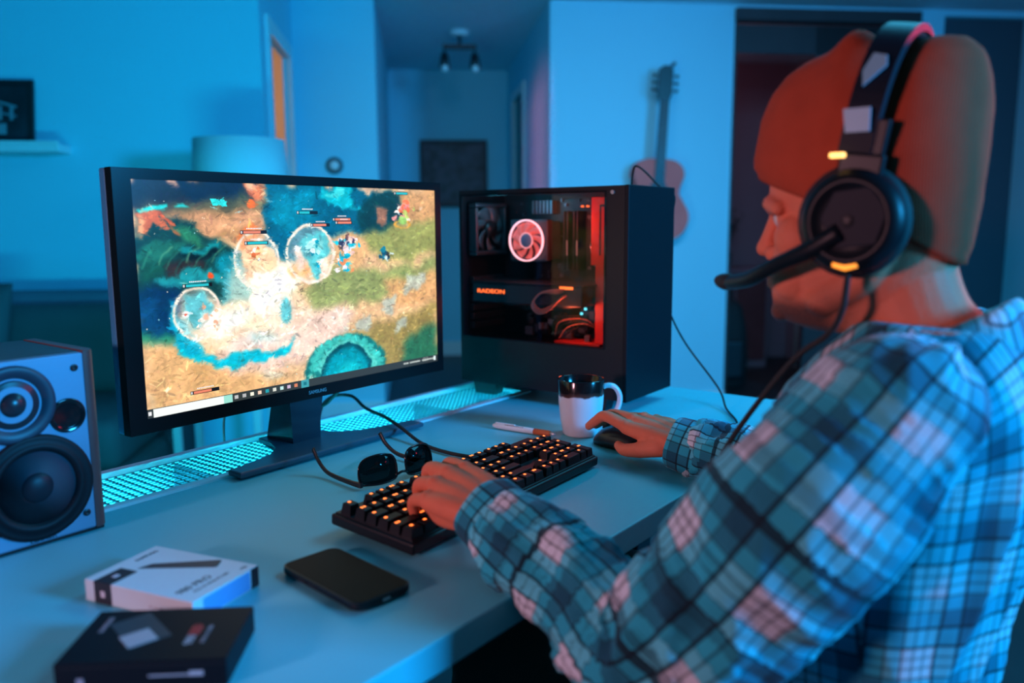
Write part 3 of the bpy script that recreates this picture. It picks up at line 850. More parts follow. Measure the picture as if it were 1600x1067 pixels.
# stand: wide flat foot with a waist to the neck
def foot(b):
    pts = [(.711, 1.075), (1.117, 1.075), (1.117, 1.108)]
    pts += [(x, y) for x, y in [(1.05, 1.112), (1.005, 1.125), (.97, 1.150), (.952, 1.185), (.945, 1.235)]]
    pts += [(.857, 1.235), (.850, 1.185), (.835, 1.150), (.805, 1.125), (.765, 1.112), (.711, 1.108)]
    prism(b, pts, DZ + .003, DZ + .013, bevel=.003)
dadd(mon, 'stand_foot', foot, mat('stand_satin', (.06, .10, .14), .35, .2))
def neckf(b):
    loft(b, [[Vector(p) for p in r] for r in [
        [(.868, 1.150, DZ + .012), (.928, 1.150, DZ + .012), (.928, 1.225, DZ + .012), (.868, 1.225, DZ + .012)],
        [(.868, 1.152, DZ + .05), (.932, 1.152, DZ + .05), (.932, 1.215, DZ + .05), (.868, 1.215, DZ + .05)],
        [(.862, 1.150, DZ + .13), (.944, 1.150, DZ + .13), (.944, 1.185, DZ + .13), (.862, 1.185, DZ + .13)],
        [(.862, 1.156, DZ + .20), (.944, 1.156, DZ + .20), (.944, 1.182, DZ + .20), (.862, 1.182, DZ + .20)]]])
dadd(mon, 'stand_neck', neckf, mat('neck_gloss', (.03, .04, .055), .15))
text_mesh('maker_lettering', 'SAMSUNG', .0085, frame_mx((.905, MY - .0003, .8435), (1, 0, 0), (0, 0, 1)), mat('grey_lettering', (.35, .38, .42), .4), mon)
def vents(b):
    x = MX0 + .03
    while x < MX0 + .22:
        box(b, (x, MY + .004, MZ0 - .0012), (x + .004, MY + .012, MZ0 + .001)); x += .009
dadd(mon, 'vent_row', vents, gry)

# ------------------------------------------------------------------ speaker
sp = empty('bookshelf_speaker', (.41, 1.14, DZ), 'silver-fronted bookshelf speaker at the left end of the desk', 'speaker')
SX0, SX1, SY0, SY1, SZ0, SZ1 = .322, .4935, 1.05, 1.225, DZ + .004, DZ + .236
silver = mat('silver_baffle', (.20, .30, .42), .42, .25)
wside = mat('wood_side_panel', (.16, .045, .04), .4, vary=(12, .3))
dadd(sp, 'cabinet', lambda b: box(b, (SX0 + .016, SY0 + .012, SZ0), (SX1 - .016, SY1, SZ1), bevel=.002), mat('dark_vinyl', (.05, .055, .06), .45))
dadd(sp, 'front_baffle', lambda b: box(b, (SX0 + .015, SY0, SZ0 + .001), (SX1 - .015, SY0 + .013, SZ1 - .001), bevel=.0025), silver)
def sidep(x0, x1, sgn):
    def f(b):
        pts = []
        for k in range(9):
            a = PI / 2 * k / 8
            pts.append((x1 - .012 + .012 * math.sin(a), SY0 + .012 - .012 * math.cos(a)))
        pts = [(x0, SY0)] + pts + [(x1, SY1 - .003), (x0, SY1 - .003)]
        if sgn < 0: pts = [((x0 + x1) - p[0], p[1]) for p in pts][::-1]
        prism(b, pts, SZ0, SZ1 + .001, bevel=.0015)
    return f
dadd(sp, 'side_panel', sidep(SX1 - .0155, SX1, 1), wside, True).data.shade_flat()
dadd(sp, 'side_panel', sidep(SX0, SX0 + .0155, -1), wside)
def ydisc(prof, cx, cz, y=SY0, seg=44):
    "profile (r, out) turned about the -Y axis"
    def f(b):
        R = [[Vector((cx + r * math.cos(2 * PI * j / seg), y - o, cz + r * math.sin(2 * PI * j / seg))) for j in range(seg)] for r, o in prof]
        loft(b, R)
    return f
cone = mat('grey_cone', (.055, .075, .105), .6)
tw = dadd(sp, 'tweeter', ydisc([(.0475, -.001), (.0475, .003), (.044, .0045), (.034, .003), (.031, -.001), (.012, -.001)], .393, .922), mat('tweeter_ring', (.022, .034, .055), .45), True)
dadd(tw, 'tweeter_dome', ydisc([(.030, -.0005), (.028, .002), (.016, -.002), (.013, .003), (.007, .0075), (.001, .008)], .393, .922), mat('dome', (.02, .022, .03), .3), True)
wf = dadd(sp, 'woofer', ydisc([(.066, -.001), (.066, .004), (.061, .0055), (.056, .0035), (.054, .0065), (.049, .007), (.046, .003), (.044, .001)], .411, .816), mat('woofer_surround', (.005, .007, .010), .55, spec=.25), True)
dadd(wf, 'cone', ydisc([(.047, .002), (.030, -.004), (.020, -.007), (.018, -.007)], .411, .816), cone, True)
dadd(wf, 'dust_cap', ydisc([(.021, -.006), (.0205, .0), (.016, .005), (.008, .0075), (.001, .008)], .411, .816), mat('dust_cap', (.010, .013, .02), .45, spec=.3), True)
pt = dadd(sp, 'bass_port', ydisc([(.0215, -.001), (.0215, .0025), (.0195, .003), (.0165, .0005), (.016, .0004), (.001, .0004)], .4535, .8985), blkg, True)
for cx, cz in ((.466, .957), (.467, .768), (.366, .771), (.345, .957)):
    dadd(sp, 'screw', ydisc([(.0045, -.001), (.0045, .0015), (.003, .002), (.001, .001)], cx, cz, seg=20), blk)
text_mesh('maker_lettering', 'EDIFIER', .0095, frame_mx((.413, SY0 - .0004, .7505), (1, 0, 0), (0, 0, 1)), mat('dark_lettering', (.03, .035, .05), .4), sp)
dadd(sp, 'base_gasket', lambda b: box(b, (SX0 + .004, SY0 + .004, DZ + .0005), (SX1 - .004, SY1 - .005, SZ0 + .0005)), blkr)

# ------------------------------------------------------------------ keyboard
KR = math.radians(2.3)
kb = empty('keyboard', (.657, .655, DZ), 'black mechanical keyboard with orange glowing key legends', 'keyboard', rz=KR)
def kadd(name, fn, m, smooth=False, parent=None):
    bm = grp(); fn(bm)
    me = bpy.data.meshes.new(name); bm.normal_update(); bm.to_mesh(me); bm.free()
    for k in (m if isinstance(m, (list, tuple)) else [m]): me.materials.append(k)
    if smooth:
        for p in me.polygons: p.use_smooth = True
    o = bpy.data.objects.new(name, me); C.objects.link(o); o.parent = parent or kb
    return o
KT = math.radians(4.2)
kt = Matrix.Rotation(KT, 4, 'X')
kadd('case', lambda b: (box(b, (0, 0, .003), (.446, .140, .018), bevel=.003, mx=kt), box(b, (.004, .004, .017), (.442, .136, .020), bevel=.001, mx=kt)), mat('kb_case', (.007, .010, .013), .4, spec=.3))
for x in (.03, .40):
    kadd('rear_foot', lambda b: box(b, (x, .118, .0005), (x + .02, .132, .014)), blkr)
for x in (.03, .40):
    kadd('front_foot', lambda b: box(b, (x, .006, .0003), (x + .02, .014, .006)), blkr)
keycap_m = mat('keycap_black', (.006, .007, .009), .45, spec=.25)
legend_m = mat('legend_glow', (1, .3, .1), .5, emit=(1.0, .17, .025), es=3.4)
P0 = .01905
rows = []
def row(y, items, gaps=()):
    x = 0
    for it in items:
        if it < 0: x += -it; continue
        rows.append((x, y, it, 1)); x += it
row(5.25, [1, -1, 1, 1, 1, 1, -.5, 1, 1, 1, 1, -.5, 1, 1, 1, 1, -.25, 1, 1, 1])
row(4, [1] * 13 + [2, -.25, 1, 1, 1, -.25, 1, 1, 1, 1])
row(3, [1.5] + [1] * 12 + [1.5, -.25, 1, 1, 1, -.25, 1, 1, 1])
row(2, [1.75] + [1] * 11 + [2.25, -3.5, 1, 1, 1])
row(1, [2.25] + [1] * 10 + [2.75, -1.25, 1, -1.25, 1, 1, 1])
row(0, [1.25, 1.25, 1.25, 6.25, 1.25, 1.25, 1.25, 1.25, -.25, 1, 1, 1, -.25, 2, 1])
rows.append((21.5, 2, 1, 2)); rows.append((21.5, 0, 1, 2))
rk = random.Random(4)
kw = .436 / 22.5
for n, (x, y, wd, hh) in enumerate(rows):
    x0 = .005 + x * kw; y0 = .007 + y * P0 * 1.05 * .985
    W_, H_ = wd * kw - .0012, hh * P0 - .0012
    rise = [.0010, 0, .0005, .0015, .0028, .0028][min(5, int(round(y)))]
    zt = .0315 + rise
    def cap(b, mt=True):
        sl = [(0, .0195), (.0006, .0215), (.0022, zt - .0008), (.0032, zt)]
        R = []
        for d, z in sl:
            q = [(x0 + d, y0 + d * .8), (x0 + W_ - d, y0 + d * .8), (x0 + W_ - d, y0 + H_ - d * 1.1), (x0 + d, y0 + H_ - d * 1.1)]
            R.append([kt @ Vector((p[0], p[1], z)) for p in q])
        loft(b, R)
        if wd < 5:
            cx = x0 + min(W_ / 2, .0085 if wd > 1.4 else W_ / 2); cy = y0 + H_ * .62
            lw, lh = (.0032 + rk.random() * .0012, .0021)
            if wd > 1.4: lw = .0042
            for sx in ([0] if rk.random() < .7 else [-.0022, .0022]):
                box(b, (cx - lw / (2 if not sx else 3) + sx, cy - lh / 2 * 1.6, zt - .0001), (cx + lw / (2 if not sx else 3) + sx, cy + lh / 2 * 1.6, zt + .00025), mi=1, mx=kt)
    kadd('keycap', cap, [keycap_m, legend_m])
# ------------------------------------------------------------------ cables
def cable(name, pts, r, label, m=None):
    bm = grp(); tube(bm, smooth_path(pts, 8), r, 10)
    o = new_obj(name, bm, m or blkr, None, True)
    return tag(o, label, 'cable')
cable('keyboard_cable', [(1.010, .815, DZ + .014), (1.013, .845, DZ + .006), (1.008, .91, DZ + .0045), (1.020, .985, DZ + .006), (1.046, 1.065, DZ + .0185), (1.064, 1.125, DZ + .026), (1.083, 1.20, DZ + .03), (1.10, 1.262, DZ + .044), (1.085, 1.31, DZ + .036), (1.06, 1.315, DZ + .0), (1.05, 1.315, DZ - .12), (1.05, 1.33, DZ - .4)], .0033, 'black cable looping from the back of the keyboard over the mesh tray')
cable('monitor_cable', [(1.03, 1.184, .88), (1.03, 1.20, .83), (1.03, 1.25, DZ + .045), (1.035, 1.297, DZ + .015), (1.035, 1.302, DZ - .08), (1.03, 1.31, DZ - .5)], .0038, 'black cable hanging down behind the monitor right of its neck')
cable('power_cable', [(.90, 1.184, .90), (.88, 1.25, .85), (.865, 1.33, .80), (.855, 1.34, .74), (.86, 1.33, .6), (.86, 1.32, .3)], .0022, 'thin black cable hanging behind the monitor left of its neck')
cable('headphone_jack_cable', [(1.605, .90, 1.207), (1.600, .895, 1.235), (1.595, .885, 1.252), (1.60, .865, 1.240), (1.615, .835, 1.206), (1.648, .82, 1.19), (1.664, .83, 1.15), (1.668, .86, 1.00), (1.672, .835, .93), (1.685, .80, .86), (1.66, .71, .775), (1.60, .665, DZ + .006), (1.50, .60, DZ + .004), (1.40, .575, DZ + .004), (1.33, .53, DZ + .006), (1.30, .495, DZ + .0), (1.29, .49, DZ - .1)], .0022, 'thin black cable running from the computer top down to the desk')

# ------------------------------------------------------------------ the computer
PR = math.radians(1.6)
pc = empty('desktop_computer', (1.439, .818, DZ), 'black desktop computer with glass side and glowing red parts', 'computer', rz=PR)
def padd(parent, name, fn, m, smooth=False):
    bm = grp(); fn(bm)
    me = bpy.data.meshes.new(name); bm.normal_update(); bm.to_mesh(me); bm.free()
    for k in (m if isinstance(m, (list, tuple)) else [m]): me.materials.append(k)
    if smooth:
        for p in me.polygons: p.use_smooth = True
    o = bpy.data.objects.new(name, me); C.objects.link(o); o.parent = parent
    return o
# own axes: x away from the glass, y towards the rear, z up
case_m = mat('case_black', (.006, .009, .013), .45, .0, spec=.3, bump=(600, .05))
ZB, ZT, DP, WD = .028, .465, .428, .210
gy0, gy1, gz0, gz1 = .050, .420, .135, .452
def frame(b):
    box(b, (0, 0, ZB), (.004, DP, gz0))                # shroud wall on the glass side
    box(b, (0, 0, gz0), (.004, gy0, ZT))
    box(b, (0, gy1, gz0), (.004, DP, ZT))
    box(b, (0, gy0, gz1), (.004, gy1, ZT))
    box(b, (.004, 0, ZT - .004), (WD, DP, ZT))         # roof
    box(b, (.004, 0, ZB), (WD, DP, ZB + .004))         # base
    box(b, (WD - .003, .004, ZB + .004), (WD, DP - .003, ZT - .004))  # far side
    box(b, (.004, DP - .003, ZB + .004), (WD, DP, ZT - .004))         # rear
padd(pc, 'case_shell', frame, case_m)
padd(pc, 'front_panel', lambda b: box(b, (-.001, -.006, ZB - .002), (WD + .001, .004, ZT + .001), bevel=.002), mat('case_front', (.004, .006, .010), .5, spec=.2))
padd(pc, 'psu_shroud', lambda b: box(b, (.004, .02, gz0 - .012), (WD - .02, DP - .003, gz0 - .008)), case_m)
for x in (.012, WD - .042):
    for y in (.05, .34):
        padd(pc, 'foot', lambda b: loft(b, [[Vector(p) for p in r] for r in [[(x, y, .0), (x + .03, y, .0), (x + .03, y + .055, .0), (x, y + .055, .0)], [(x - .003, y - .006, ZB), (x + .033, y - .006, ZB), (x + .033, y + .061, ZB), (x - .003, y + .061, ZB)]]]), blk)
glass('tinted_glass', (.80, .82, .84), .018)
padd(pc, 'glass_panel', lambda b: box(b, (-.0045, gy0 - .006, gz0 - .002), (-.0012, gy1 + .004, gz1 + .004)), MT['tinted_glass'])
padd(pc, 'motherboard_tray', lambda b: box(b, (.172, .10, gz0 - .008), (.175, DP - .003, ZT - .004)), mat('tray_black', (.016, .018, .022), .5))
pcb = mat('black_pcb', (.016, .02, .026), .4, vary=(90, .6))
mb = padd(pc, 'motherboard', lambda b: box(b, (.165, .115, .18), (.168, .395, .445)), pcb)
rr = random.Random(11)
chipm = [mat('chip_grey', (.16, .19, .22), .35, .5), mat('chip_black', (.02, .02, .025), .4), mat('chip_dark_blue', (.04, .07, .10), .4)]
def chips(b):
    for k in range(90):
        y = rr.uniform(.12, .385); z = rr.uniform(.185, .44); s = rr.uniform(.002, .009); t = rr.uniform(.002, .009)
        box(b, (.165 - rr.uniform(.002, .007), y, z), (.1655, y + s, z + t), mi=rr.randint(0, 2))
    for k in range(7): box(b, (.150, .150 - .0, .300 + .018 * k), (.166, .160, .312 + .018 * k), mi=1)
padd(mb, 'components', chips, chipm)
for y, z, s in [(.30, .425, .06), (.37, .35, .02)]:
    padd(mb, 'heatsink', lambda b: [box(b, (.145, y - s / 2 + k * s / 6, z - .012), (.165, y - s / 2 + k * s / 6 + s / 10, z + .018 + (.03 if s < .03 else 0))) for k in range(6)], chipm[0])
# memory sticks
for k, y in enumerate((.190, .199, .216, .225)):
    st_ = padd(mb, 'memory_stick', lambda b: box(b, (.128, y, .285), (.165, y + .0042, .418), bevel=.0006), blkm)
    if k in (0, 2):
        padd(st_, 'marking', lambda b: box(b, (.1275, y + .0004, .318), (.128, y + .0038, .352)), mat('grey_green_label', (.28, .40, .38), .5))
padd(mb, 'indicator_light', lambda b: (box(b, (.160, .182, .427), (.1645, .187, .430)), box(b, (.160, .196, .427), (.1645, .201, .430))), orange_led)
# ring-lit cooler
def xdisc(prof, cy, cz, x, seg=48):
    def f(b):
        loft(b, [[Vector((x - o, cy + r * math.cos(2 * PI * j / seg), cz + r * math.sin(2 * PI * j / seg))) for j in range(seg)][::-1] for r, o in prof])
    return f
CY_, CZ_, CX_ = .300, .352, .085
ck = padd(pc, 'cpu_cooler', lambda b: (box(b, (CX_ + .008, CY_ - .052, CZ_ - .048), (CX_ + .03, CY_ + .052, CZ_ + .048), bevel=.004), [box(b, (CX_ + .034 + .004 * k, CY_ - .045, CZ_ - .044), (CX_ + .0355 + .004 * k, CY_ + .045, CZ_ + .044)) for k in range(10)], box(b, (CX_ + .03, CY_ - .02, CZ_ - .02), (.165, CY_ + .02, CZ_ + .02))), mat('cooler_body', (.05, .065, .08), .35))
ring_m = mat('ring_glow', (1, .6, .6), .5, emit=(1.0, .42, .46), es=2.6)
padd(ck, 'light_ring', lambda b: loft(b, [[Vector((CX_ - o, CY_ + r * math.cos(2 * PI * j / 56), CZ_ + r * math.sin(2 * PI * j / 56))) for j in range(56)] for r, o in [(.0475, 0), (.0475, .004), (.0445, .004), (.0445, 0)]], cap=False, closed=True), ring_m, True)
fan_red = mat('lit_red_blades', (.8, .2, .18), .4, emit=(1.0, .13, .10), es=.62)
def blades(n, ri, ro, x, cy, cz, tw=.6, th=.0012):
    def f(b):
        for k in range(n):
            a0 = 2 * PI * k / n
            P = []
            for i in range(6):
                r = ri + (ro - ri) * i / 5
                a = a0 + .5 * (i / 5) ** 1.3
                P.append((r, a))
            R = []
            for r, a in P:
                h = 2 * PI / n * .44
                q = []
                for s, o in ((-1, -.005), (0, 0), (1, .005), (1, .005 + th), (0, th), (-1, -.005 + th)):
                    aa = a + s * h
                    q.append(Vector((x + o * tw * 1.5, cy + r * math.cos(aa), cz + r * math.sin(aa))))
                R.append(q)
            loft(b, R)
    return f
padd(ck, 'fan_blades', blades(9, .014, .042, CX_ + .004, CY_, CZ_), fan_red, True)
padd(ck, 'fan_back', xdisc([(.044, 0), (.044, .001), (.001, .001)], CY_, CZ_, CX_ + .011), mat('fan_back_red', (.6, .1, .08), .5, emit=(1.0, .13, .12), es=.5))
hub = padd(ck, 'fan_hub', xdisc([(.0155, -.006), (.0155, .002), (.0135, .0035), (.001, .0038)], CY_, CZ_, CX_), mat('hub_blue_grey', (.16, .22, .34), .35), True)
padd(hub, 'hub_ring', lambda b: loft(b, [[Vector((CX_ - o, CY_ + r * math.cos(2 * PI * j / 40), CZ_ + r * math.sin(2 * PI * j / 40))) for j in range(40)] for r, o in [(.0185, .0015), (.0185, .003), (.016, .003), (.016, .0015)]], cap=False, closed=True), mat('ring_glow_soft', (1, .5, .5), .5, emit=(1.0, .35, .33), es=1.2), True)
# rear fan
rf = padd(pc, 'rear_fan', lambda b: [box(b, lo, hi, bevel=.003) for lo, hi in [((.022, .396, .318), (.142, .421, .328)), ((.022, .396, .428), (.142, .421, .438)), ((.022, .396, .328), (.032, .421, .428)), ((.132, .396, .328), (.142, .421, .428))]], mat('fan_frame', (.03, .04, .05), .4))
def rearb(b):
    blades(7, .02, .055, 0, 0, 0)(b)
    for v in b.verts: v.co = Vector((.082 + v.co.y, .405 + v.co.x, .378 + v.co.z))
padd(rf, 'fan_blades', rearb, mat('smoked_blades', (.07, .12, .14), .25), True)
padd(rf, 'fan_hub', lambda b: tube2(b, [Vector((.082, .396, .378)), Vector((.082, .412, .378))], [.019, .02], 28), blk, True)
# graphics card
gc = padd(pc, 'graphics_card', lambda b: (box(b, (.028, .118, .212), (.150, .415, .256), bevel=.003)), mat('card_shroud', (.035, .055, .07), .38))
padd(gc, 'backplate', lambda b: box(b, (.024, .112, .2565), (.155, .415, .2595), bevel=.001), mat('card_backplate', (.05, .06, .07), .35, .5))
MT_ = Matrix(((0, 0, -1, .0272), (-1, 0, 0, .360), (0, 1, 0, .237), (0, 0, 0, 1)))
rl = text_mesh('glowing_lettering', 'RADEON', .0125, Matrix.Identity(4), orange_led, None)
rl.data.transform(Matrix.Diagonal((1.55, 1, 1, 1))); rl.data.transform(MT_); rl.parent = gc
padd(gc, 'led_bar', lambda b: box(b, (.026, .140, .250), (.0285, .173, .2555)), orange_led)
padd(gc, 'card_fan', lambda b: [tube2(b, [Vector((.088, y, .2115)), Vector((.088, y, .206))], [.045, .043], 30) for y in (.19, .32)], blk)
copper = mat('copper_sleeve', (.50, .24, .17), .45)
for k in range(3):
    q = .004 * k
    padd(gc, 'power_lead', lambda b: tube(b, smooth_path([(.03 + q, .158, .249), (.012 + q, .175, .249 - q), (.008 + q, .212, .240), (.006 + q, .232, .214 + q), (.010 + q, .218, .196 + q), (.014 + q, .19, .206 + q), (.02 + q, .162, .234), (.05, .150, .238 + q)], 6), .0021, 8), copper, True)
# rear slot covers
padd(pc, 'slot_covers', lambda b: [box(b, (.03, .412, .148 + .021 * k), (.15, .424, .163 + .021 * k), bevel=.001) for k in range(6)], mat('slot_metal', (.05, .06, .07), .4, .4))
# red cable bar and its foot
redm = mat('red_powdercoat', (.62, .035, .02), .42)
bar_o = padd(pc, 'cable_bar', lambda b: (box(b, (.082, .083, .300), (.094, .128, .446), bevel=.001), box(b, (.082, .083, gz0 - .008), (.094, .117, .300), bevel=.001), box(b, (.094, .083, gz0 - .008), (.12, .087, .446))), redm)
padd(bar_o, 'bar_slot', lambda b: (box(b, (.0814, .104, .322), (.0822, .1075, .425)), box(b, (.0814, .095, .425), (.0822, .1075, .43))), blk)
padd(bar_o, 'bar_foot', lambda b: box(b, (.055, .09, gz0 - .008), (.115, .205, gz0 - .003), bevel=.001), redm)
# cable bundle, lights, chips below
for k in range(7):
    padd(pc, 'board_lead', lambda b: tube(b, smooth_path([(.155, .158, .315 + .006 * k), (.13 - .002 * k, .150, .312 + .005 * k), (.115, .138, .300 + .004 * k), (.11, .125, .296 + .004 * k), (.12, .105, .29 + .004 * k)], 5), .0022, 8), copper if k % 2 else gry, True)
padd(pc, 'capacitor_cluster', lambda b: [tube2(b, [Vector((.15, .16 + rr.uniform(-.03, .03), .20 + rr.uniform(-.02, .005))), Vector((.135, .16 + rr.uniform(-.03, .03), .20 + rr.uniform(-.02, .005)))], [.005, .005], 12) for k in range(6)], mat('blue_cap', (.03, .12, .22), .3))
padd(pc, 'status_light', lambda b: [box(b, (.10, y, z), (.103, y + .005, z + .005)) for y, z in ((.150, .199), (.160, .188))], mat('cyan_dot', (.1, .7, .8), .5, emit=(.1, .8, .95), es=2.5))
def junk(b):
    for k in range(26):
        y = rr.uniform(.12, .33); z = gz0 + rr.uniform(.0, .055); x = rr.uniform(.05, .15)
        box(b, (x, y, z - .008), (x + .012, y + rr.uniform(.006, .02), z + rr.uniform(.002, .012)), mi=rr.randint(0, 2))
padd(pc, 'bottom_connectors', junk, chipm)
for k in range(5):
    padd(pc, 'front_lead', lambda b: tube(b, smooth_path([(.06 + .01 * k, .19 + .012 * k, gz0), (.07, .17 + .01 * k, gz0 + .02 + .006 * k), (.09, .15, gz0 + .03 + .005 * k), (.12, .13, gz0 + .02)], 5), .0016, 6), copper if k % 2 else blk, True)
padd(pc, 'roof_fan_grille', lambda b: [box(b, (.03, .20 + .014 * k, ZT - .0055), (.15, .206 + .014 * k, ZT - .004)) for k in range(13)], mat('grille_grey', (.1, .2, .22), .3, .6))
padd(pc, 'front_ports', lambda b: [box(b, (.06 + .022 * k, .015, ZT), (.074 + .022 * k, .021, ZT + .0012)) for k in range(3)] + [tube2(b, [Vector((.16, .03, ZT)), Vector((.16, .03, ZT + .002))], [.004, .004], 14)], blkg)
padd(pc, 'panel_screw', lambda b: tube2(b, [Vector((0, .03, .452)), Vector((-.004, .03, .452))], [.004, .004], 16), gry)
pl_ = Matrix.Rotation(PR, 4, 'Z')
point('computer_red_fill', Vector((1.439, .818, DZ)) + pl_ @ Vector((.045, .185, .39)), .8, (1.0, .10, .05), .02)  # added point light inside the case, brightens the red bar
point('computer_red_fill_low', Vector((1.439, .818, DZ)) + pl_ @ Vector((.03, .15, .20)), .35, (1.0, .12, .05), .02)  # second added red fill, lower in the case
point('computer_blue_fill', Vector((1.439, .818, DZ)) + pl_ @ Vector((.02, .34, .44)), .35, (.10, .65, 1.0), .03)  # added bluish fill for the case interior

# ------------------------------------------------------------------ mug
mg = empty('coffee_mug', (1.262, .808, DZ), 'white mug with dark brown glazed rim in front of the computer', 'mug', rz=math.radians(-48))
cream = mat('white_glaze', (.72, .66, .68), .22, coat=.4)
gm = bpy.data.materials.new('dipped_glaze'); gm.use_nodes = True
nt = gm.node_tree; b_ = nt.nodes['Principled BSDF']; b_.inputs['Roughness'].default_value = .14
tc = nt.nodes.new('ShaderNodeTexCoord'); sx = nt.nodes.new('ShaderNodeSeparateXYZ'); nz = nt.nodes.new('ShaderNodeTexNoise'); nz.inputs['Scale'].default_value = 45
ad = nt.nodes.new('ShaderNodeMath'); ad.operation = 'MULTIPLY_ADD'; ad.inputs[1].default_value = .014
rp = nt.nodes.new('ShaderNodeValToRGB')
nt.links.new(tc.outputs['Object'], sx.inputs[0]); nt.links.new(tc.outputs['Object'], nz.inputs['Vector'])
nt.links.new(nz.outputs['Fac'], ad.inputs[0]); nt.links.new(sx.outputs['Z'], ad.inputs[2])
ml = nt.nodes.new('ShaderNodeMath'); ml.operation = 'MULTIPLY'; ml.inputs[1].default_value = 8.0
nt.links.new(ad.outputs[0], ml.inputs[0]); nt.links.new(ml.outputs[0], rp.inputs[0]); nt.links.new(rp.outputs[0], b_.inputs['Base Color'])
el = rp.color_ramp.elements
el[0].position = 0; el[0].color = (.72, .66, .68, 1)
el[1].position = 1; el[1].color = (.010, .006, .006, 1)
e = el.new(.655); e.color = (.72, .66, .68, 1)
e = el.new(.675); e.color = (.10, .035, .025, 1)
e = el.new(.74); e.color = (.012, .007, .007, 1)
padd(mg, 'mug_body', lambda b: lathe(b, [(.030, 0), (.0335, .003), (.0385, .030), (.0415, .060), (.0435, .105), (.0425, .1068), (.0408, .105), (.0385, .06), (.036, .02), (.025, .006), (.001, .006)], seg=56), gm, True)
padd(mg, 'handle', lambda b: tube(b, smooth_path([(.038, 0, .088), (.050, 0, .092), (.064, 0, .088), (.073, 0, .072), (.071, 0, .052), (.060, 0, .034), (.047, 0, .024), (.036, 0, .020)], 6), .0068, 14, flat=.75), cream, True)
padd(mg, 'coffee', lambda b: lathe(b, [(.0395, .082), (.0395, .0825), (.001, .0825)], seg=40), mat('coffee', (.02, .008, .005), .05), True)

# ------------------------------------------------------------------ pen
pn = empty('pen', (1.211, .830, DZ + .0062), 'white ballpoint pen with an orange grip lying beside the mug', 'pen', rz=math.atan2(.138, -.013))
pmx = Matrix.Rotation(PI / 2, 4, 'Y')
def pprof(prof, seg=24):
    def f(b):
        vr = lathe(b, prof, seg=seg)
        for r in vr:
            for v in r: v.co = pmx @ v.co
    return f
padd(pn, 'barrel', pprof([(.0053, .045), (.0057, .050), (.0057, .110), (.0050, .128), (.0034, .137), (.001, .139)]), mat('pen_white', (.8, .78, .78), .3), True)
padd(pn, 'grip', pprof([(.0046, .010), (.0056, .014), (.0059, .03), (.0056, .046)]), mat('orange_grip', (.62, .12, .03), .4), True)
padd(pn, 'tip', pprof([(.0007, 0), (.0016, .003), (.0045, .011)]), mat('pale_metal', ()), True)
padd(pn, 'clip', lambda b: (box(b, (.088, -.0022, .0045), (.132, .0022, .0072), bevel=.0008)), mat('pen_white', ()))
padd(pn, 'imprint', lambda b: [box(b, (.068 + .0042 * k, .0030 - .004 * j, .00485 - .001 * j), (.0708 + .0042 * k, .0040 - .004 * j, .0053 - .001 * j + .0002)) for k in range(10) for j in (0,)] , dgry)

# ------------------------------------------------------------------ sunglasses, resting upside down on the brow bar
sg = empty('sunglasses', (.862, .876, DZ), 'black sunglasses lying open upside down behind the keyboard', 'sunglasses', rz=math.radians(-6))
glass('dark_lens', (.08, .13, .14), .03)
def lens_outline(s):
    pts = [(.068, .003), (.071, .014), (.069, .030), (.060, .0405), (.040, .0445), (.020, .0425), (.011, .034), (.009, .018), (.013, .005), (.038, .001)]
    S = smooth_path(pts + [pts[0]], 4)[:-1]
    return [Vector((s * p[0], .012 * (abs(p[0]) / .07) ** 2 + .16 * p[1], .003 + p[1])) for p in S]
for s in (-1, 1):
    O = lens_outline(s)
    def rim(b): tube(b, O, .0017, 8, closed=True, cap=False)
    fr = padd(sg, 'rim', rim, blkg, True)
    def ln(b):
        c = sum(O, Vector()) / len(O)
        a = [b.verts.new(p + Vector((0, .0004, 0))) for p in O]; d = [b.verts.new(p - Vector((0, .0006, 0))) for p in O]
        ca = b.verts.new(c + Vector((0, -.0012, 0))); cd = b.verts.new(c + Vector((0, -.0022, 0)))
        n = len(O)
        for i in range(n):
            b.faces.new((a[i], a[(i + 1) % n], ca)); b.faces.new((d[(i + 1) % n], d[i], cd)); b.faces.new((a[(i + 1) % n], a[i], d[i], d[(i + 1) % n]))
    padd(sg, 'lens', ln, MT['dark_lens'], True)
    def tmpl(b):
        S = smooth_path([(s * .070, .013, .007), (s * .072, .030, .007), (s * .071, .075, .007), (s * .069, .105, .010), (s * .067, .128, .022), (s * .066, .142, .038)], 6)
        tube(b, S, [.0050 - .0010 * math.sin(PI * i / (len(S) - 1)) for i in range(len(S))], 8, flat=.55, upv=(1, 0, 0))
    padd(sg, 'temple', tmpl, blk, True)
    padd(sg, 'hinge', lambda b: box(b, (s * .070 - .003, .010, .003), (s * .070 + .003, .018, .011), bevel=.001), blk)
padd(sg, 'nose_bridge', lambda b: tube(b, smooth_path([(-.012, .002, .012), (0, .0, .0155), (.012, .002, .012)], 5), .0022, 8), blkg, True)

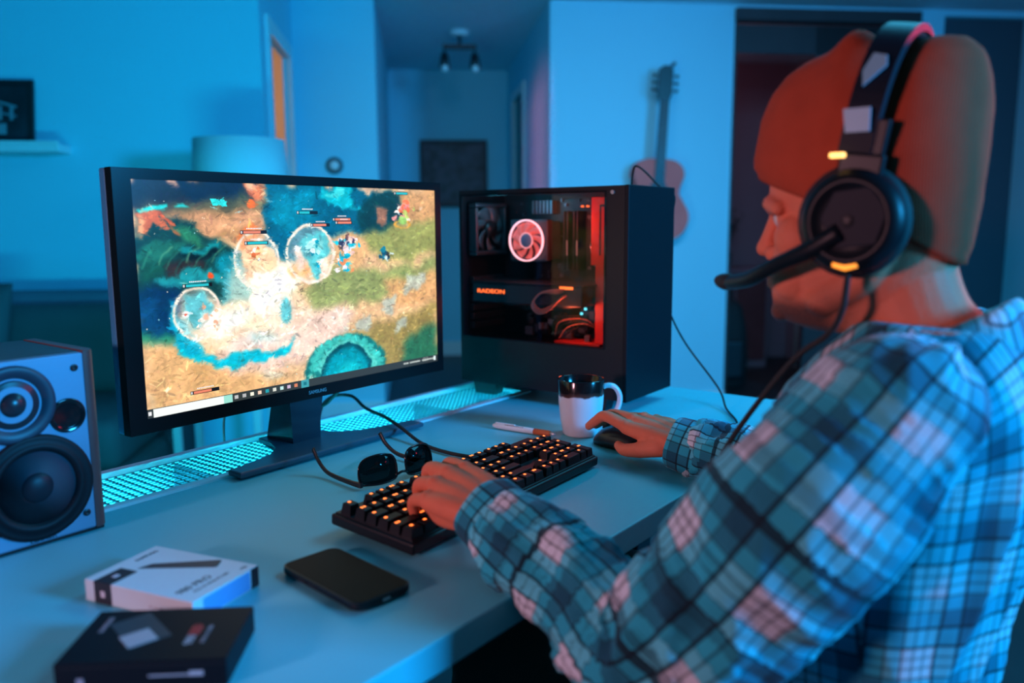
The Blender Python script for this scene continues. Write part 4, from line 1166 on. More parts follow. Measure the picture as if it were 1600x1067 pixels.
# ------------------------------------------------------------------ phone
ph = empty('smartphone', (.567, .6705, DZ), 'black smartphone lying face up between the boxes and the keyboard', 'phone', rz=math.atan2(-.144, -.016) + PI / 2)
def rrect(w_, h_, r_, n=7):
    P = []
    for cx, cy, a0 in ((w_ / 2 - r_, h_ / 2 - r_, 0), (-w_ / 2 + r_, h_ / 2 - r_, PI / 2), (-w_ / 2 + r_, -h_ / 2 + r_, PI), (w_ / 2 - r_, -h_ / 2 + r_, 1.5 * PI)):
        for k in range(n + 1): P.append((cx + r_ * math.cos(a0 + PI / 2 * k / n), cy + r_ * math.sin(a0 + PI / 2 * k / n)))
    return P
def layers(L, c=(0, 0)):
    def f(b): loft(b, [[Vector((p[0] + c[0], p[1] + c[1], z)) for p in rrect(w_, h_, r_)] for w_, h_, r_, z in L])
    return f
padd(ph, 'case', layers([(.066, .141, .010, .0003), (.0735, .148, .012, .003), (.0745, .149, .0125, .006), (.0735, .148, .012, .0102), (.071, .1455, .0105, .0105)]), mat('phone_case', (.006, .010, .013), .35, spec=.3), True).data.shade_flat()
padd(ph, 'display', layers([(.069, .1435, .010, .0105), (.069, .1435, .010, .0109)]), mat('phone_glass', (.002, .003, .004), .45, spec=.06))
padd(ph, 'side_button', lambda b: (box(b, (-.0755, .02, .004), (-.0735, .035, .0075), bevel=.0006), box(b, (-.0755, .0, .004), (-.0735, .015, .0075), bevel=.0006)) and None, blk).location = (.038 - .0005, 0, 0)
padd(ph, 'charging_port', lambda b: box(b, (-.005, -.0752, .004), (.005, -.0742, .0072), bevel=.0008), gry)

# ------------------------------------------------------------------ the two drive boxes
def mxbox(o, ang): return Matrix.Translation(o) @ Matrix.Rotation(ang, 4, 'Z')
# white: long side .147 from (.374,.856) to (.411,.711)... axes: x along the narrow side, y along the long side
wb = empty('white_drive_box', (.439, .799, DZ), 'white retail box with a picture of a slim black drive, beside the speaker', 'box', rz=math.atan2(-.145, .039) + PI / 2)
WX, WY, WZ = .0485, .0735, .024
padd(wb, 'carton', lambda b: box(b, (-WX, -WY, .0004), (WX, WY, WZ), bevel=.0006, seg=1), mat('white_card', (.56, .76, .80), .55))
padd(wb, 'black_band', lambda b: (box(b, (-WX - .0003, .036, .0006), (-WX, .060, WZ + .0003)), box(b, (-WX - .0003, .036, WZ), (-WX + .035, .060, WZ + .0003))), mat('ink_black', (.012, .014, .02), .5))
padd(wb, 'band_logo', lambda b: (box(b, (-WX - .0006, .045, .008), (-WX - .0003, .051, .015)), box(b, (-WX + .014, .045, WZ + .0003), (-WX + .021, .051, WZ + .0006))), mat('white_ink', (.6, .65, .7), .5))
tf = Matrix.Rotation(math.radians(57), 4, 'Z')
dr_ = padd(wb, 'drive_picture', lambda b: prism(b, [(-.050, -.0045), (.046, -.0105), (.049, -.0085), (.050, .0085), (.046, .0105), (-.036, .0075)], WZ, WZ + .0004, mx=Matrix.Translation((.016, .006, 0)) @ Matrix.Rotation(math.radians(-62), 4, 'Z') @ Matrix.Diagonal((.86, .9, 1, 1))), mat('ink_slate', (.03, .04, .055), .5))
def wtext(s, size, x, y, ang, m=None, par=wb, z=WZ + .0001):
    o = text_mesh('printed_lettering', s, size, Matrix.Translation((x, y, z)) @ Matrix.Rotation(ang, 4, 'Z'), m or MT['ink_slate'], None, ext=.0001)
    o.parent = par; return o
wtext('980 PRO', .0125, -.016, -.045, 0)
wtext('PCIe 4.0 NVMe M.2 SSD', .0050, -.004, -.057, 0)
wtext('SAMSUNG', .0068, .022, .060, 0)
wtext('1TB', .006, .036, -.064, 0)
padd(wb, 'end_seal', lambda b: box(b, (WX - .012, -WY - .0003, .001), (WX, -WY, WZ - .0005)), MT['ink_black'])
padd(wb, 'blue_lit_face', lambda b: box(b, (-WX + .014, -WY - .0003, .002), (WX - .014, -WY, WZ - .002)), mat('blue_light_tint', (.10, .38, .75), .4))  # blue light falling on this end face, put in as a coloured panel
padd(wb, 'side_print', lambda b: [box(b, (-WX - .0003, -.02 - .007 * k, .009), (-WX, -.0155 - .007 * k, .0102)) for k in range(4)], mat('grey_ink', (.3, .3, .33), .5))

bb = empty('black_drive_box', (.3575, .680, DZ), 'black retail box with a grey chip picture and red lettering, nearest the camera', 'box', rz=math.atan2(-.108, .095) + PI / 2)
# x along the narrow side, y along the long side (towards the monitor)
BX, BY, BZ = .048, .072, .026
padd(bb, 'carton', lambda b: box(b, (-BX, -BY, .0004), (BX, BY, BZ), bevel=.0006, seg=1), mat('black_card', (.004, .006, .009), .5, spec=.14))
gi = mat('grey_ink_light', (.40, .43, .46), .45)
# directions on the lid are those of the box's narrow and long edges
def bquad(x, y, w_, h_, ang, m, name, dz=.0003):
    padd(bb, name, lambda b: box(b, (-w_ / 2, -h_ / 2, 0), (w_ / 2, h_ / 2, .0003), mx=Matrix.Translation((x, y, BZ + dz - .0003)) @ Matrix.Rotation(ang, 4, 'Z')), m)
bquad(.008, .020, .058, .036, math.radians(38), mat('circuit_ink', (.03, .045, .055), .45), 'circuit_picture')
bquad(-.008, .016, .026, .026, math.radians(38), gi, 'chip_picture', .0006)
bquad(.003, -.031, .016, .010, 0, mat('red_ink', (.45, .04, .04), .5), 'red_patch', .0004)
bt = wtext('980', .011, -.014, -.031, 0, gi, bb, BZ + .0001)
bt2 = wtext('PRO', .011, .004, -.031, 0, mat('red_ink_dark', (.30, .02, .02), .5), bb, BZ + .0006)
wtext('NVMe M.2 SSD', .0050, -.004, -.043, 0, mat('grey_ink', ()), bb, BZ + .0001)
wtext('SAMSUNG', .0062, .020, .055, 0, mat('grey_ink', ()), bb, BZ + .0001)
padd(bb, 'side_label', lambda b: (box(b, (-BX - .0003, -.052, .011), (-BX, -.040, .0155)), box(b, (-BX - .0003, -.040, .0115), (-BX, -.006, .0130))), gi)
padd(bb, 'side_logo', lambda b: box(b, (-BX - .0003, .048, .006), (-BX, .054, .012)), mat('grey_ink', ()))
padd(bb, 'lid_seam', lambda b: box(b, (-BX - .0002, -BY - .0002, BZ - .0045), (BX + .0002, BY + .0002, BZ - .0040)), blkr)

# ------------------------------------------------------------------ mouse
ms = empty('computer_mouse', (1.232, .700, DZ), 'black computer mouse under his right hand', 'mouse', rz=math.radians(-8))
def msf(b):
    R = []
    N = 28
    for k in range(N + 1):
        t = k / N; y = -.060 + .120 * t
        wv = .033 * (max(0, 1 - abs(2 * t - 1) ** 3.2)) ** .5 * (1 - .10 * math.sin(PI * t)) + .0008
        hv = .037 * (math.sin(PI * min(1, (t * .82 + .09))) ** .75) * (max(0, 1 - abs(2 * t - 1) ** 6)) ** .6 + .001
        R.append([Vector((wv * math.cos(a), y, .002 + hv * max(0, math.sin(a)) ** .8)) if math.sin(a) >= 0 else Vector((wv * .96 * math.cos(a), y, .002)) for a in [2 * PI * j / 32 for j in range(32)]])
    loft(b, R)
padd(ms, 'shell', msf, mat('mouse_shell', (.012, .015, .018), .3), True)
padd(ms, 'scroll_wheel', lambda b: tube2(b, [Vector((-.004, .034, .0285)), Vector((.004, .034, .0285))], [.010, .010], 24), blkr, True)
padd(ms, 'glide_pad', lambda b: box(b, (-.02, -.045, .0003), (.02, .045, .0024)), blkr)

# ------------------------------------------------------------------ the man
HX, HY, HZ = .930, .220, 1.145
def hp(f, l, u): return Vector((HX - l, HY + f, HZ + u))     # forward, left, up from the head's centre
man = empty('person', (.93, .22, 0), 'seated man in an orange beanie and blue plaid shirt, typing, seen from his left', 'person')

def interp(tab, x):
    xs = [t[0] for t in tab]
    return [float(np.interp(x, xs, [t[k] for t in tab])) for k in range(1, len(tab[0]))]
# body surface -----------------------------------------------------
headtab = [(-.132, .070, .00, .020), (-.124, .095, .01, .036), (-.112, .1095, .03, .047), (-.098, .1125, .045, .055), (-.085, .1135, .055, .060), (-.072, .1150, .065, .064),
           (-.058, .1130, .072, .067), (-.040, .1100, .078, .070), (-.022, .1080, .080, .0725), (-.006, .1060, .081, .0735), (.008, .1150, .082, .074), (.020, .1190, .083, .074),
           (.045, .1180, .084, .074), (.075, .108, .083, .070), (.10, .088, .074, .060), (.118, .060, .055, .045), (.128, .03, .03, .025)]
def head_shell(b):
    R = []
    for u, F, Bk, Wd in headtab:
        ring = []
        for k in range(48):
            t = 2 * PI * k / 48; c, s = math.cos(t), math.sin(t)
            ex = .86 if c > 0 else 1.0
            f = (F if c > 0 else Bk) * math.copysign(abs(c) ** ex, c)
            l = Wd * math.copysign(abs(s) ** .92, s)
            ring.append(hp(f, l, u))
        R.append(ring)
    loft(b, R)
torso_tab = [(.50, .93, .215, .165, .120), (.62, .93, .215, .160, .120), (.72, .93, .210, .155, .112), (.82, .93, .195, .168, .112), (.90, .93, .18, .178, .112), (.96, .93, .170, .170, .098), (1.00, .93, .160, .125, .075), (1.03, .93, .158, .085, .062)]
def ring_xy(cx, cy, a, b_, z, n=40, e=2.4, tilt=0.0):
    out = []
    for k in range(n):
        t = 2 * PI * k / n; c, s = math.cos(t), math.sin(t)
        out.append(Vector((cx + a * math.copysign(abs(c) ** (2 / e), c), cy + b_ * math.copysign(abs(s) ** (2 / e), s), z + tilt * s)))
    return out

HSC = 1.0
def hand_joints(W, Fd, Sd, Ud, curls, thumb, spread=1.0):
    Fd = Vector(Fd).normalized(); Ud = (Vector(Ud) - Fd * Vector(Ud).dot(Fd)).normalized()
    Sv = Vector(Sd); Sv = (Sv - Fd * Sv.dot(Fd) - Ud * Sv.dot(Ud)).normalized()
    def H(f, s, u): return Vector(W) + (Fd * f + Sv * s + Ud * u) * HSC
    mcp = [(.088, .028, .010), (.091, .008, .014), (.086, -.012, .011), (.077, -.030, .004)]
    ln = [(.043, .026, .022), (.047, .030, .023), (.043, .028, .022), (.034, .021, .020)]
    rd = [.0098, .0100, .0093, .0083]
    res = []
    for i in range(4):
        f, s, u = mcp[i]
        a = [math.radians(q) for q in curls[i]]
        side = [.10, .02, -.05, -.14][i] * spread
        pts = [H(f, s, u)]
        for L, ang in zip(ln[i], a):
            f += L * math.cos(ang); u -= L * math.sin(ang); s += L * side * math.cos(ang)
            pts.append(H(f, s, u))
        res.append((pts, [rd[i] * 1.12, rd[i] * 1.02, rd[i] * .92, rd[i] * .76]))
    tp = [H(*q) for q in thumb]
    return H, mcp, res, tp
def build_hand(b, W, Fd, Sd, Ud, curls, thumb, spread=1.0):
    H, mcp, fing, tp = hand_joints(W, Fd, Sd, Ud, curls, thumb, spread)
    # wrist and palm
    for s in (-.012, .012):
        chain(b, [H(-.05, s, -.001), H(0, s * 1.1, 0), H(.03, s * 1.2, .0)], [.0185, .0165, .0165])
    for f, s, u in mcp:
        chain(b, [H(.0, s * .45, .002), H(.04, s * .85, .004 + u * .4), H(f, s, u - .002)], [.0165, .0150, .0118], n=4)
        ball(b, H(f, s, u + .0008), .0112, 14)
    chain(b, [H(.015, -.018, -.006), H(.05, -.027, -.008), H(.072, -.028, -.006)], [.013, .0135, .010])
    chain(b, [H(.01, .012, -.007), tp[0], tp[1]], [.015, .0165, .0135])
    chain(b, [H(.055, .02, -.004), H(.04, .03, -.008), tp[1]], [.011, .011, .010])
    chain(b, tp, [.0160, .0128, .0108, .0085])
    for pts, r in fing: chain(b, pts, r, n=6)
    # knuckle creases on the middle joints
    nails = []
    for pts, r in fing:
        d = (pts[3] - pts[2]).normalized(); nU = (Vector(Ud) - d * Vector(Ud).dot(d)).normalized()
        nails.append((pts[3] + nU * r[3] * .78 - d * .001, d, nU, r[3]))
    return nails

WL = Vector((.696, .568, .804)); WR = Vector((1.168, .560, .783))
bmB = grp()
head_shell(bmB)
chain(bmB, [hp(.110, 0, .004), hp(.116, 0, -.014), hp(.1225, 0, -.034), hp(.1260, 0, -.0425)], [.0085, .0082, .0092, .0100], n=5)
for s in (-1, 1):
    ball(bmB, hp(.113, s * .0115, -.048), .0088, 14)
    ball(bmB, hp(.086, s * .030, -.008), .0175, 18)
    chain(bmB, [hp(.113, s * .010, .002), hp(.111, s * .030, .008), hp(.094, s * .053, .002)], [.0085, .0085, .008])
    ball(bmB, hp(.072, s * .044, -.030), .027, 20)
    ball(bmB, hp(.078, s * .030, -.072), .028, 20)
    ball(bmB, hp(-.005, s * .071, -.02), .024, 16, sc3=(.45, 1, 1.25))
chain(bmB, [hp(.108, -.020, -.074), hp(.1165, 0, -.0715), hp(.108, .020, -.074)], [.0045, .0062, .0045])
chain(bmB, [hp(.107, -.017, -.081), hp(.1150, 0, -.0825), hp(.107, .017, -.081)], [.0045, .0066, .0045])
chain(bmB, [hp(.100, -.012, -.112), hp(.1020, 0, -.113), hp(.100, .012, -.112)], [.011, .013, .011])
chain(bmB, [hp(.045, .045, -.095), hp(.005, .058, -.07), hp(-.015, .062, -.04)], [.018, .018, .016])
chain(bmB, [hp(.045, -.045, -.095), hp(.005, -.058, -.07), hp(-.015, -.062, -.04)], [.018, .018, .016])
chain(bmB, [hp(-.070, 0, -.16), hp(-.040, 0, -.12), hp(-.020, 0, -.07), hp(-.012, 0, -.03)], [.062, .055, .055, .058], seg=24)
chain(bmB, [hp(-.012, .016, -.155), hp(.0, .026, -.11), hp(.002, .04, -.06)], [.026, .026, .024])
loft(bmB, [ring_xy(x, y, a, b_, z) for z, x, y, a, b_ in torso_tab])
SL, SR = Vector((.762, .165, .965)), Vector((1.098, .165, .965))
EL, ER = Vector((.672, .352, .722)), Vector((1.195, .31, .73))
chain(bmB, [SL, SL.lerp(EL, .5), EL], [.058, .050, .042]); chain(bmB, [EL, EL.lerp(WL, .4), WL + (EL - WL) * .12], [.042, .038, .024])
chain(bmB, [SR, SR.lerp(ER, .5), ER], [.058, .050, .042]); chain(bmB, [ER, ER.lerp(WR, .4), WR + (ER - WR) * .12], [.042, .038, .024])
for x, kx in ((.85, .80), (1.01, 1.08)):
    chain(bmB, [Vector((x, .20, .535)), Vector(((x + kx) / 2, .42, .545)), Vector((kx, .63, .545))], [.085, .078, .060], seg=20)
    chain(bmB, [Vector((kx, .63, .545)), Vector((kx, .66, .36)), Vector((kx, .64, .10))], [.058, .052, .036])
    chain(bmB, [Vector((kx, .60, .05)), Vector((kx, .70, .045)), Vector((kx, .79, .035))], [.034, .034, .026])
HSC = 1.11
nailsL = build_hand(bmB, WL, (.30, .95, .04), (1, -.3, 0), (-.30, -.05, 1),
                    [(10, 52, 72), (12, 56, 76), (18, 66, 84), (20, 72, 84)],
                    [(.020, .026, -.008), (.050, .046, -.014), (.078, .054, -.020), (.100, .050, -.024)], .6)
HSC = 1.04
nailsR = build_hand(bmB, WR, (.26, .96, .10), (-1, .25, -.05), (-.18, -.05, 1),
                    [(-8, 34, 40), (6, 34, 40), (16, 40, 50), (26, 46, 56)],
                    [(.020, .026, -.004), (.046, .042, -.012), (.074, .046, -.020), (.098, .036, -.024)], .9)
body = new_obj('body', bmB, mat('skin', (.70, .19, .10), .6, spec=.25, sss=.08, bump=(260, .25), vary=(30, .12)), man, True)
bake(body, .0024, 5, .5)
# stubble as a colour of the skin itself
skin = MT['skin']; nt = skin.node_tree; pb = nt.nodes['Principled BSDF']
bc = body.data.color_attributes.new('stubble', 'FLOAT_COLOR', 'POINT')
N = len(body.data.vertices); cov = np.empty(N * 3, np.float32); body.data.vertices.foreach_get('co', cov); cov = cov.reshape(-1, 3)
f_ = cov[:, 1] - HY; u_ = cov[:, 2] - HZ; l_ = np.abs(cov[:, 0] - HX)
def ss(x, a, b): t = np.clip((x - a) / (b - a), 0, 1); return t * t * (3 - 2 * t)
wgt = ss(-u_, .088, .108) * ss(f_, .01, .05) * ss(u_, -.150, -.130)
wgt = np.maximum(wgt, ss(-u_, .054, .060) * ss(u_, -.072, -.066) * ss(f_, .098, .106) * .7)
wgt = np.maximum(wgt, ss(-u_, .055, .10) * ss(f_, -.02, .02) * ss(-f_, -.075, -.03) * ss(u_, -.15, -.13) * .55) * (l_ < .09)
ca = np.ones((N, 4), np.float32); ca[:, 0] = ca[:, 1] = ca[:, 2] = wgt
bc.data.foreach_set('color', ca.ravel())
vc = nt.nodes.new('ShaderNodeVertexColor'); vc.layer_name = 'stubble'
old = pb.inputs['Base Color'].links[0].from_socket
mx = nt.nodes.new('ShaderNodeMix'); mx.data_type = 'RGBA'; mx.inputs[7].default_value = (.05, .03, .025, 1)
nzz = nt.nodes.new('ShaderNodeTexNoise'); nzz.inputs['Scale'].default_value = 500
mm = nt.nodes.new('ShaderNodeMath'); mm.operation = 'MULTIPLY_ADD'; mm.use_clamp = True; mm.inputs[1].default_value = .9
nt.links.new(vc.outputs['Color'], mm.inputs[0])
m3 = nt.nodes.new('ShaderNodeMath'); m3.operation = 'MULTIPLY_ADD'; m3.inputs[1].default_value = .5; m3.inputs[2].default_value = -.25
m4 = nt.nodes.new('ShaderNodeMath'); m4.operation = 'MULTIPLY'
nt.links.new(nzz.outputs['Fac'], m3.inputs[0]); nt.links.new(m3.outputs[0], m4.inputs[0]); nt.links.new(vc.outputs['Color'], m4.inputs[1])
nt.links.new(m4.outputs[0], mm.inputs[2])
nt.links.new(mm.outputs[0], mx.inputs[0]); nt.links.new(old, mx.inputs[6]); nt.links.new(mx.outputs[2], pb.inputs['Base Color'])
nail_m = mat('nail', (.70, .42, .36), .3)
for nl in nailsL + nailsR:
    p, d, nU, r = nl
    dadd(man, 'fingernail', lambda b: ball(b, (0, 0, 0), 1, 12), nail_m, True)
    o = C.objects[-1]
    o.data.transform(Matrix.Translation(p) @ frame_mx((0, 0, 0), d.cross(nU), d) @ Matrix.Diagonal((r * .62, r * .85, r * .18, 1)))
for s in (-1, 1):
    ey = dadd(man, 'eye', lambda b: ball(b, hp(.0935, s * .031, -.0085), .0118, 20), mat('eye_white', (.6, .55, .52), .15), True)
    dadd(ey, 'iris', lambda b: ball(b, hp(.1022, s * .031, -.0092), .0048, 14, sc3=(1, .8, 1)), mat('iris_dark', (.02, .012, .01), .1), True)
    dadd(ey, 'eyelashes', lambda b: tube(b, smooth_path([hp(.098, s * .022, -.002), hp(.109, s * .032, -.0015), hp(.098, s * .043, -.005)], 5), .0016, 6), blk, True)
    dadd(man, 'eyebrow', lambda b: tube(b, smooth_path([hp(.1175, s * .012, .004), hp(.1165, s * .030, .010), hp(.0995, s * .052, .004)], 6), [.002 + .002 * math.sin(PI * k / 12) for k in range(13)], 8, flat=.5), mat('dark_hair', (.02, .013, .010), .7), True)

# beanie -------------------------------------------------------------
btab = [(-.060, .100, .082, .070), (-.003, .120, .090, .083), (.03, .136, .094, .0865), (.054, .139, .096, .0865), (.10, .132, .095, .079), (.125, .122, .090, .069), (.145, .106, .083, .056), (.158, .085, .068, .042), (.166, .055, .045, .026), (.170, .02, .02, .010)]
def beanie(b):
    R = []
    rings = [-.006] + [0, .02, .05] + [.1 + .9 * k / 22 for k in range(23)]
    for q0 in rings:
        ring = []
        for k in range(72):
            t = 2 * PI * k / 72; c, s = math.cos(t), math.sin(t)
            eu = -.020 + .058 * max(0, c) ** 1.0 - .036 * max(0, -c) ** .8 + .006 * (1 - abs(c)) * 2 - .012 * max(0, c) * (1 - c)
            q = max(0, q0)
            u = eu + (.1700 - eu) * math.sin(q * PI / 2) ** 1.0
            F, Bk, Wd = interp(btab, u)
            th = 1.0 if q0 > .02 else .972
            if q0 == rings[0]: th = .93
            f = (F if c > 0 else Bk) * math.copysign(abs(c) ** .95, c) * th
            l = Wd * s * th
            # headband squeezes the cloth, slack cloth stands up before and behind it
            bandc = .014 - u * .17
            d = (f - bandc) / .020
            if u > .05:
                hk = min(1, (u - .05) / .06)
                lift = .016 * math.exp(-((f - bandc - .046) / .015) ** 2) * hk + .006 * math.exp(-((f - bandc + .055) / .03) ** 2) * hk
                dent = .005 * math.exp(-d * d) * hk
                u += (lift - dent) * (1 if abs(l) < .05 else .5)
                l *= 1 - .06 * math.exp(-d * d) * hk
            # soft folds at the back
            u0 = u
            fold = .0035 * math.sin(26 * u + 3 * t) * max(0, -c) * (1 if u > .02 else .3)
            f -= fold * .6; l += fold * .4 * math.copysign(1, s)
            ring.append(hp(f, l, u))
        R.append(ring)
    loft(b, R, cap=False)
    top_ = R[-1]
    b.faces.new([v for v in b.verts if any((v.co - p).length < 1e-7 for p in top_)][:0] or [b.verts.new(p) for p in top_])
bn_m = mat('orange_knit', (.42, .064, .030), .9, vary=(40, .15))
nt = bn_m.node_tree; pb = nt.nodes['Principled BSDF']
tc = nt.nodes.new('ShaderNodeTexCoord'); wv = nt.nodes.new('ShaderNodeTexWave'); wv.inputs['Scale'].default_value = 130; wv.bands_direction = 'Y'; wv.inputs['Distortion'].default_value = 1.0
bp = nt.nodes.new('ShaderNodeBump'); bp.inputs['Strength'].default_value = .25; bp.inputs['Distance'].default_value = .001
nt.links.new(tc.outputs['Object'], wv.inputs['Vector']); nt.links.new(wv.outputs['Fac'], bp.inputs['Height']); nt.links.new(bp.outputs['Normal'], pb.inputs['Normal'])
pb.inputs['Specular IOR Level'].default_value = .1
bo = dadd(man, 'beanie', beanie, bn_m, True)
sd = bo.modifiers.new('cloth', 'SOLIDIFY'); sd.thickness = .004; sd.offset = -1

# plaid shirt ----------------------------------------------------------
def plaid_material():
    m = bpy.data.materials.new('blue_plaid'); m.use_nodes = True
    nt = m.node_tree; pb = nt.nodes['Principled BSDF']; pb.inputs['Roughness'].default_value = .9
    pb.inputs['Specular IOR Level'].default_value = .15
    pb.inputs['Sheen Weight'].default_value = .1
    uv = nt.nodes.new('ShaderNodeUVMap'); uv.uv_map = 'cloth'
    nzv = nt.nodes.new('ShaderNodeTexNoise'); nzv.inputs['Scale'].default_value = 30
    sp_ = nt.nodes.new('ShaderNodeSeparateXYZ'); nt.links.new(uv.outputs[0], sp_.inputs[0])
    per = .086
    band = []; line = []
    for ax in ('X', 'Y'):
        d = nt.nodes.new('ShaderNodeMath'); d.operation = 'DIVIDE'; d.inputs[1].default_value = per
        nt.links.new(sp_.outputs[ax], d.inputs[0])
        fr = nt.nodes.new('ShaderNodeMath'); fr.operation = 'FRACT'; nt.links.new(d.outputs[0], fr.inputs[0])
        rb = nt.nodes.new('ShaderNodeValToRGB'); rb.color_ramp.interpolation = 'LINEAR'
        E = rb.color_ramp.elements; E[0].position = 0; E[0].color = (1, 1, 1, 1); E[1].position = 1; E[1].color = (1, 1, 1, 1)
        for p, v in ((.36, 1), (.39, .45), (.60, .45), (.62, 0), (.80, 0), (.82, .45), (.97, .45)):
            e = E.new(p); e.color = (v, v, v, 1)
        nt.links.new(fr.outputs[0], rb.inputs[0]); band.append(rb)
        rl_ = nt.nodes.new('ShaderNodeValToRGB')
        E = rl_.color_ramp.elements; E[0].position = 0; E[0].color = (.10, .10, .10, 1); E[1].position = 1; E[1].color = (.10, .10, .10, 1)
        def dip(c, w_, lo):
            for p, v in ((c - w_ - .012, 1), (c - w_, lo), (c + w_, lo), (c + w_ + .012, 1)):
                e = E.new(max(.001, min(.999, p))); e.color = (v, v, v, 1)
        e = E.new(.022); e.color = (1, 1, 1, 1)
        dip(.125, .006, .35); dip(.25, .006, .35); dip(.385, .012, .10); dip(.62, .012, .12)
        e = E.new(.80); e.color = (1, 1, 1, 1); e = E.new(.82); e.color = (.25, .25, .25, 1); e = E.new(.845); e.color = (1, 1, 1, 1)
        e = E.new(.975); e.color = (1, 1, 1, 1)
        nt.links.new(fr.outputs[0], rl_.inputs[0]); line.append(rl_)
    ad = nt.nodes.new('ShaderNodeMath'); ad.operation = 'ADD'; nt.links.new(band[0].outputs[0], ad.inputs[0]); nt.links.new(band[1].outputs[0], ad.inputs[1])
    hf = nt.nodes.new('ShaderNodeMath'); hf.operation = 'MULTIPLY'; hf.inputs[1].default_value = .5; nt.links.new(ad.outputs[0], hf.inputs[0])
    rc = nt.nodes.new('ShaderNodeValToRGB'); E = rc.color_ramp.elements
    E[0].position = 0; E[0].color = (.012, .085, .13, 1); E[1].position = 1; E[1].color = (.60, .68, .74, 1)
    for p, c in ((.22, (.018, .18, .25)), (.5, (.028, .42, .54)), (.72, (.09, .56, .66)), (.86, (.48, .62, .68))):
        e = E.new(p); e.color = (*c, 1)
    nt.links.new(hf.outputs[0], rc.inputs[0])
    ml = nt.nodes.new('ShaderNodeMath'); ml.operation = 'MULTIPLY'; nt.links.new(line[0].outputs[0], ml.inputs[0]); nt.links.new(line[1].outputs[0], ml.inputs[1])
    mc = nt.nodes.new('ShaderNodeMix'); mc.data_type = 'RGBA'; mc.inputs[6].default_value = (.008, .02, .03, 1)
    nt.links.new(ml.outputs[0], mc.inputs[0]); nt.links.new(rc.outputs[0], mc.inputs[7]); nt.links.new(mc.outputs[2], pb.inputs['Base Color'])
    tcc = nt.nodes.new('ShaderNodeTexCoord'); nb = nt.nodes.new('ShaderNodeTexNoise'); nb.inputs['Scale'].default_value = 900
    nt.links.new(tcc.outputs['Object'], nb.inputs['Vector'])
    bp = nt.nodes.new('ShaderNodeBump'); bp.inputs['Strength'].default_value = .25; bp.inputs['Distance'].default_value = .001
    nt.links.new(nb.outputs['Fac'], bp.inputs['Height']); nt.links.new(bp.outputs['Normal'], pb.inputs['Normal'])
    return m
plaid = plaid_material()
stab = [(.675, .93, .215, .170, .130), (.72, .93, .212, .172, .132), (.79, .93, .203, .184, .136), (.86, .93, .192, .196, .138), (.92, .93, .183, .200, .132), (.965, .93, .175, .190, .118), (.995, .93, .168, .150, .100), (1.015, .93, .163, .110, .084), (1.032, .93, .160, .080, .074)]
armL = smooth_path([list(p) + [r] for p, r in zip([SL + Vector((.01, 0, .0)), SL.lerp(EL, .35) + Vector((-.008, -.004, -.010)), SL.lerp(EL, .7) + Vector((-.006, -.006, -.018)), EL + Vector((0, .004, -.004)), EL.lerp(WL, .35), EL.lerp(WL, .68), WL + (EL - WL) * .10], [.074, .086, .084, .066, .057, .051, .044])], 8)
armR = smooth_path([list(p) + [r] for p, r in zip([SR + Vector((-.01, 0, .0)), SR.lerp(ER, .35), SR.lerp(ER, .7), ER, ER.lerp(WR, .35), ER.lerp(WR, .68), WR + (ER - WR) * .10], [.070, .072, .068, .060, .054, .050, .044])], 8)
bmS = grp()
loft(bmS, [ring_xy(x, y, a, b_, z, 56, 2.3, tilt=(.0 if z > .7 else .012)) for z, x, y, a, b_ in stab])
for A in (armL, armR):
    tube(bmS, [p[:3] for p in A], [p[3] for p in A], 24)
    for p in (A[0], A[8], A[16], A[24]): ball(bmS, p[:3], p[3] * .995, 20)
shirt = new_obj('shirt', bmS, plaid, man, True)
bake(shirt, .0042, 8, .6)
meS = shirt.data
N = len(meS.vertices); co_ = np.empty(N * 3, np.float32); meS.vertices.foreach_get('co', co_); co_ = co_.reshape(-1, 3).astype(float)
no_ = np.array([v.normal[:] for v in meS.vertices])
def arm_param(A, P):
    A = np.array(A); best = np.full(len(P), 1e9); s_ = np.zeros(len(P)); th = np.zeros(len(P)); rad = np.zeros(len(P)); acc = 0
    U = None
    for i in range(len(A) - 1):
        a, b_ = A[i, :3], A[i + 1, :3]; d = b_ - a; L = np.linalg.norm(d); d = d / L
        if U is None: U = np.array([0, 0, 1.0])
        U = U - d * U.dot(d); U /= np.linalg.norm(U); Wv = np.cross(d, U)
        t = np.clip((P - a) @ d, -9 if i == 0 else 0, L); q = a + t[:, None] * d; v = P - q; dist = np.linalg.norm(v, axis=1)
        r = A[i, 3] + (A[i + 1, 3] - A[i, 3]) * np.clip(t, 0, L) / L
        sc = np.linalg.norm(P - (a + np.clip(t, 0, L)[:, None] * d), axis=1) - r; m = sc < best
        best[m] = sc[m]; s_[m] = acc + t[m]; th[m] = np.arctan2(v[m] @ Wv, v[m] @ U); rad[m] = r[m]
        acc += L
    return best, s_, th, rad, acc
pL, pR = arm_param(armL, co_), arm_param(armR, co_)
def torso_dist(P):
    z = P[:, 2]; T_ = np.array(stab)
    cy = np.interp(z, T_[:, 0], T_[:, 2]); a = np.interp(z, T_[:, 0], T_[:, 3]); b_ = np.interp(z, T_[:, 0], T_[:, 4])
    x = (P[:, 0] - .93) / a; y = (P[:, 1] - cy) / b_
    r = (np.abs(x) ** 2.3 + np.abs(y) ** 2.3) ** (1 / 2.3)
    return (r - 1) * np.minimum(a, b_)
td = torso_dist(co_)
useL = (pL[0] < td - .0) & (pL[0] < pR[0]) & (co_[:, 0] < .93); useR = (pR[0] < td) & (~useL) & (co_[:, 0] > .93)
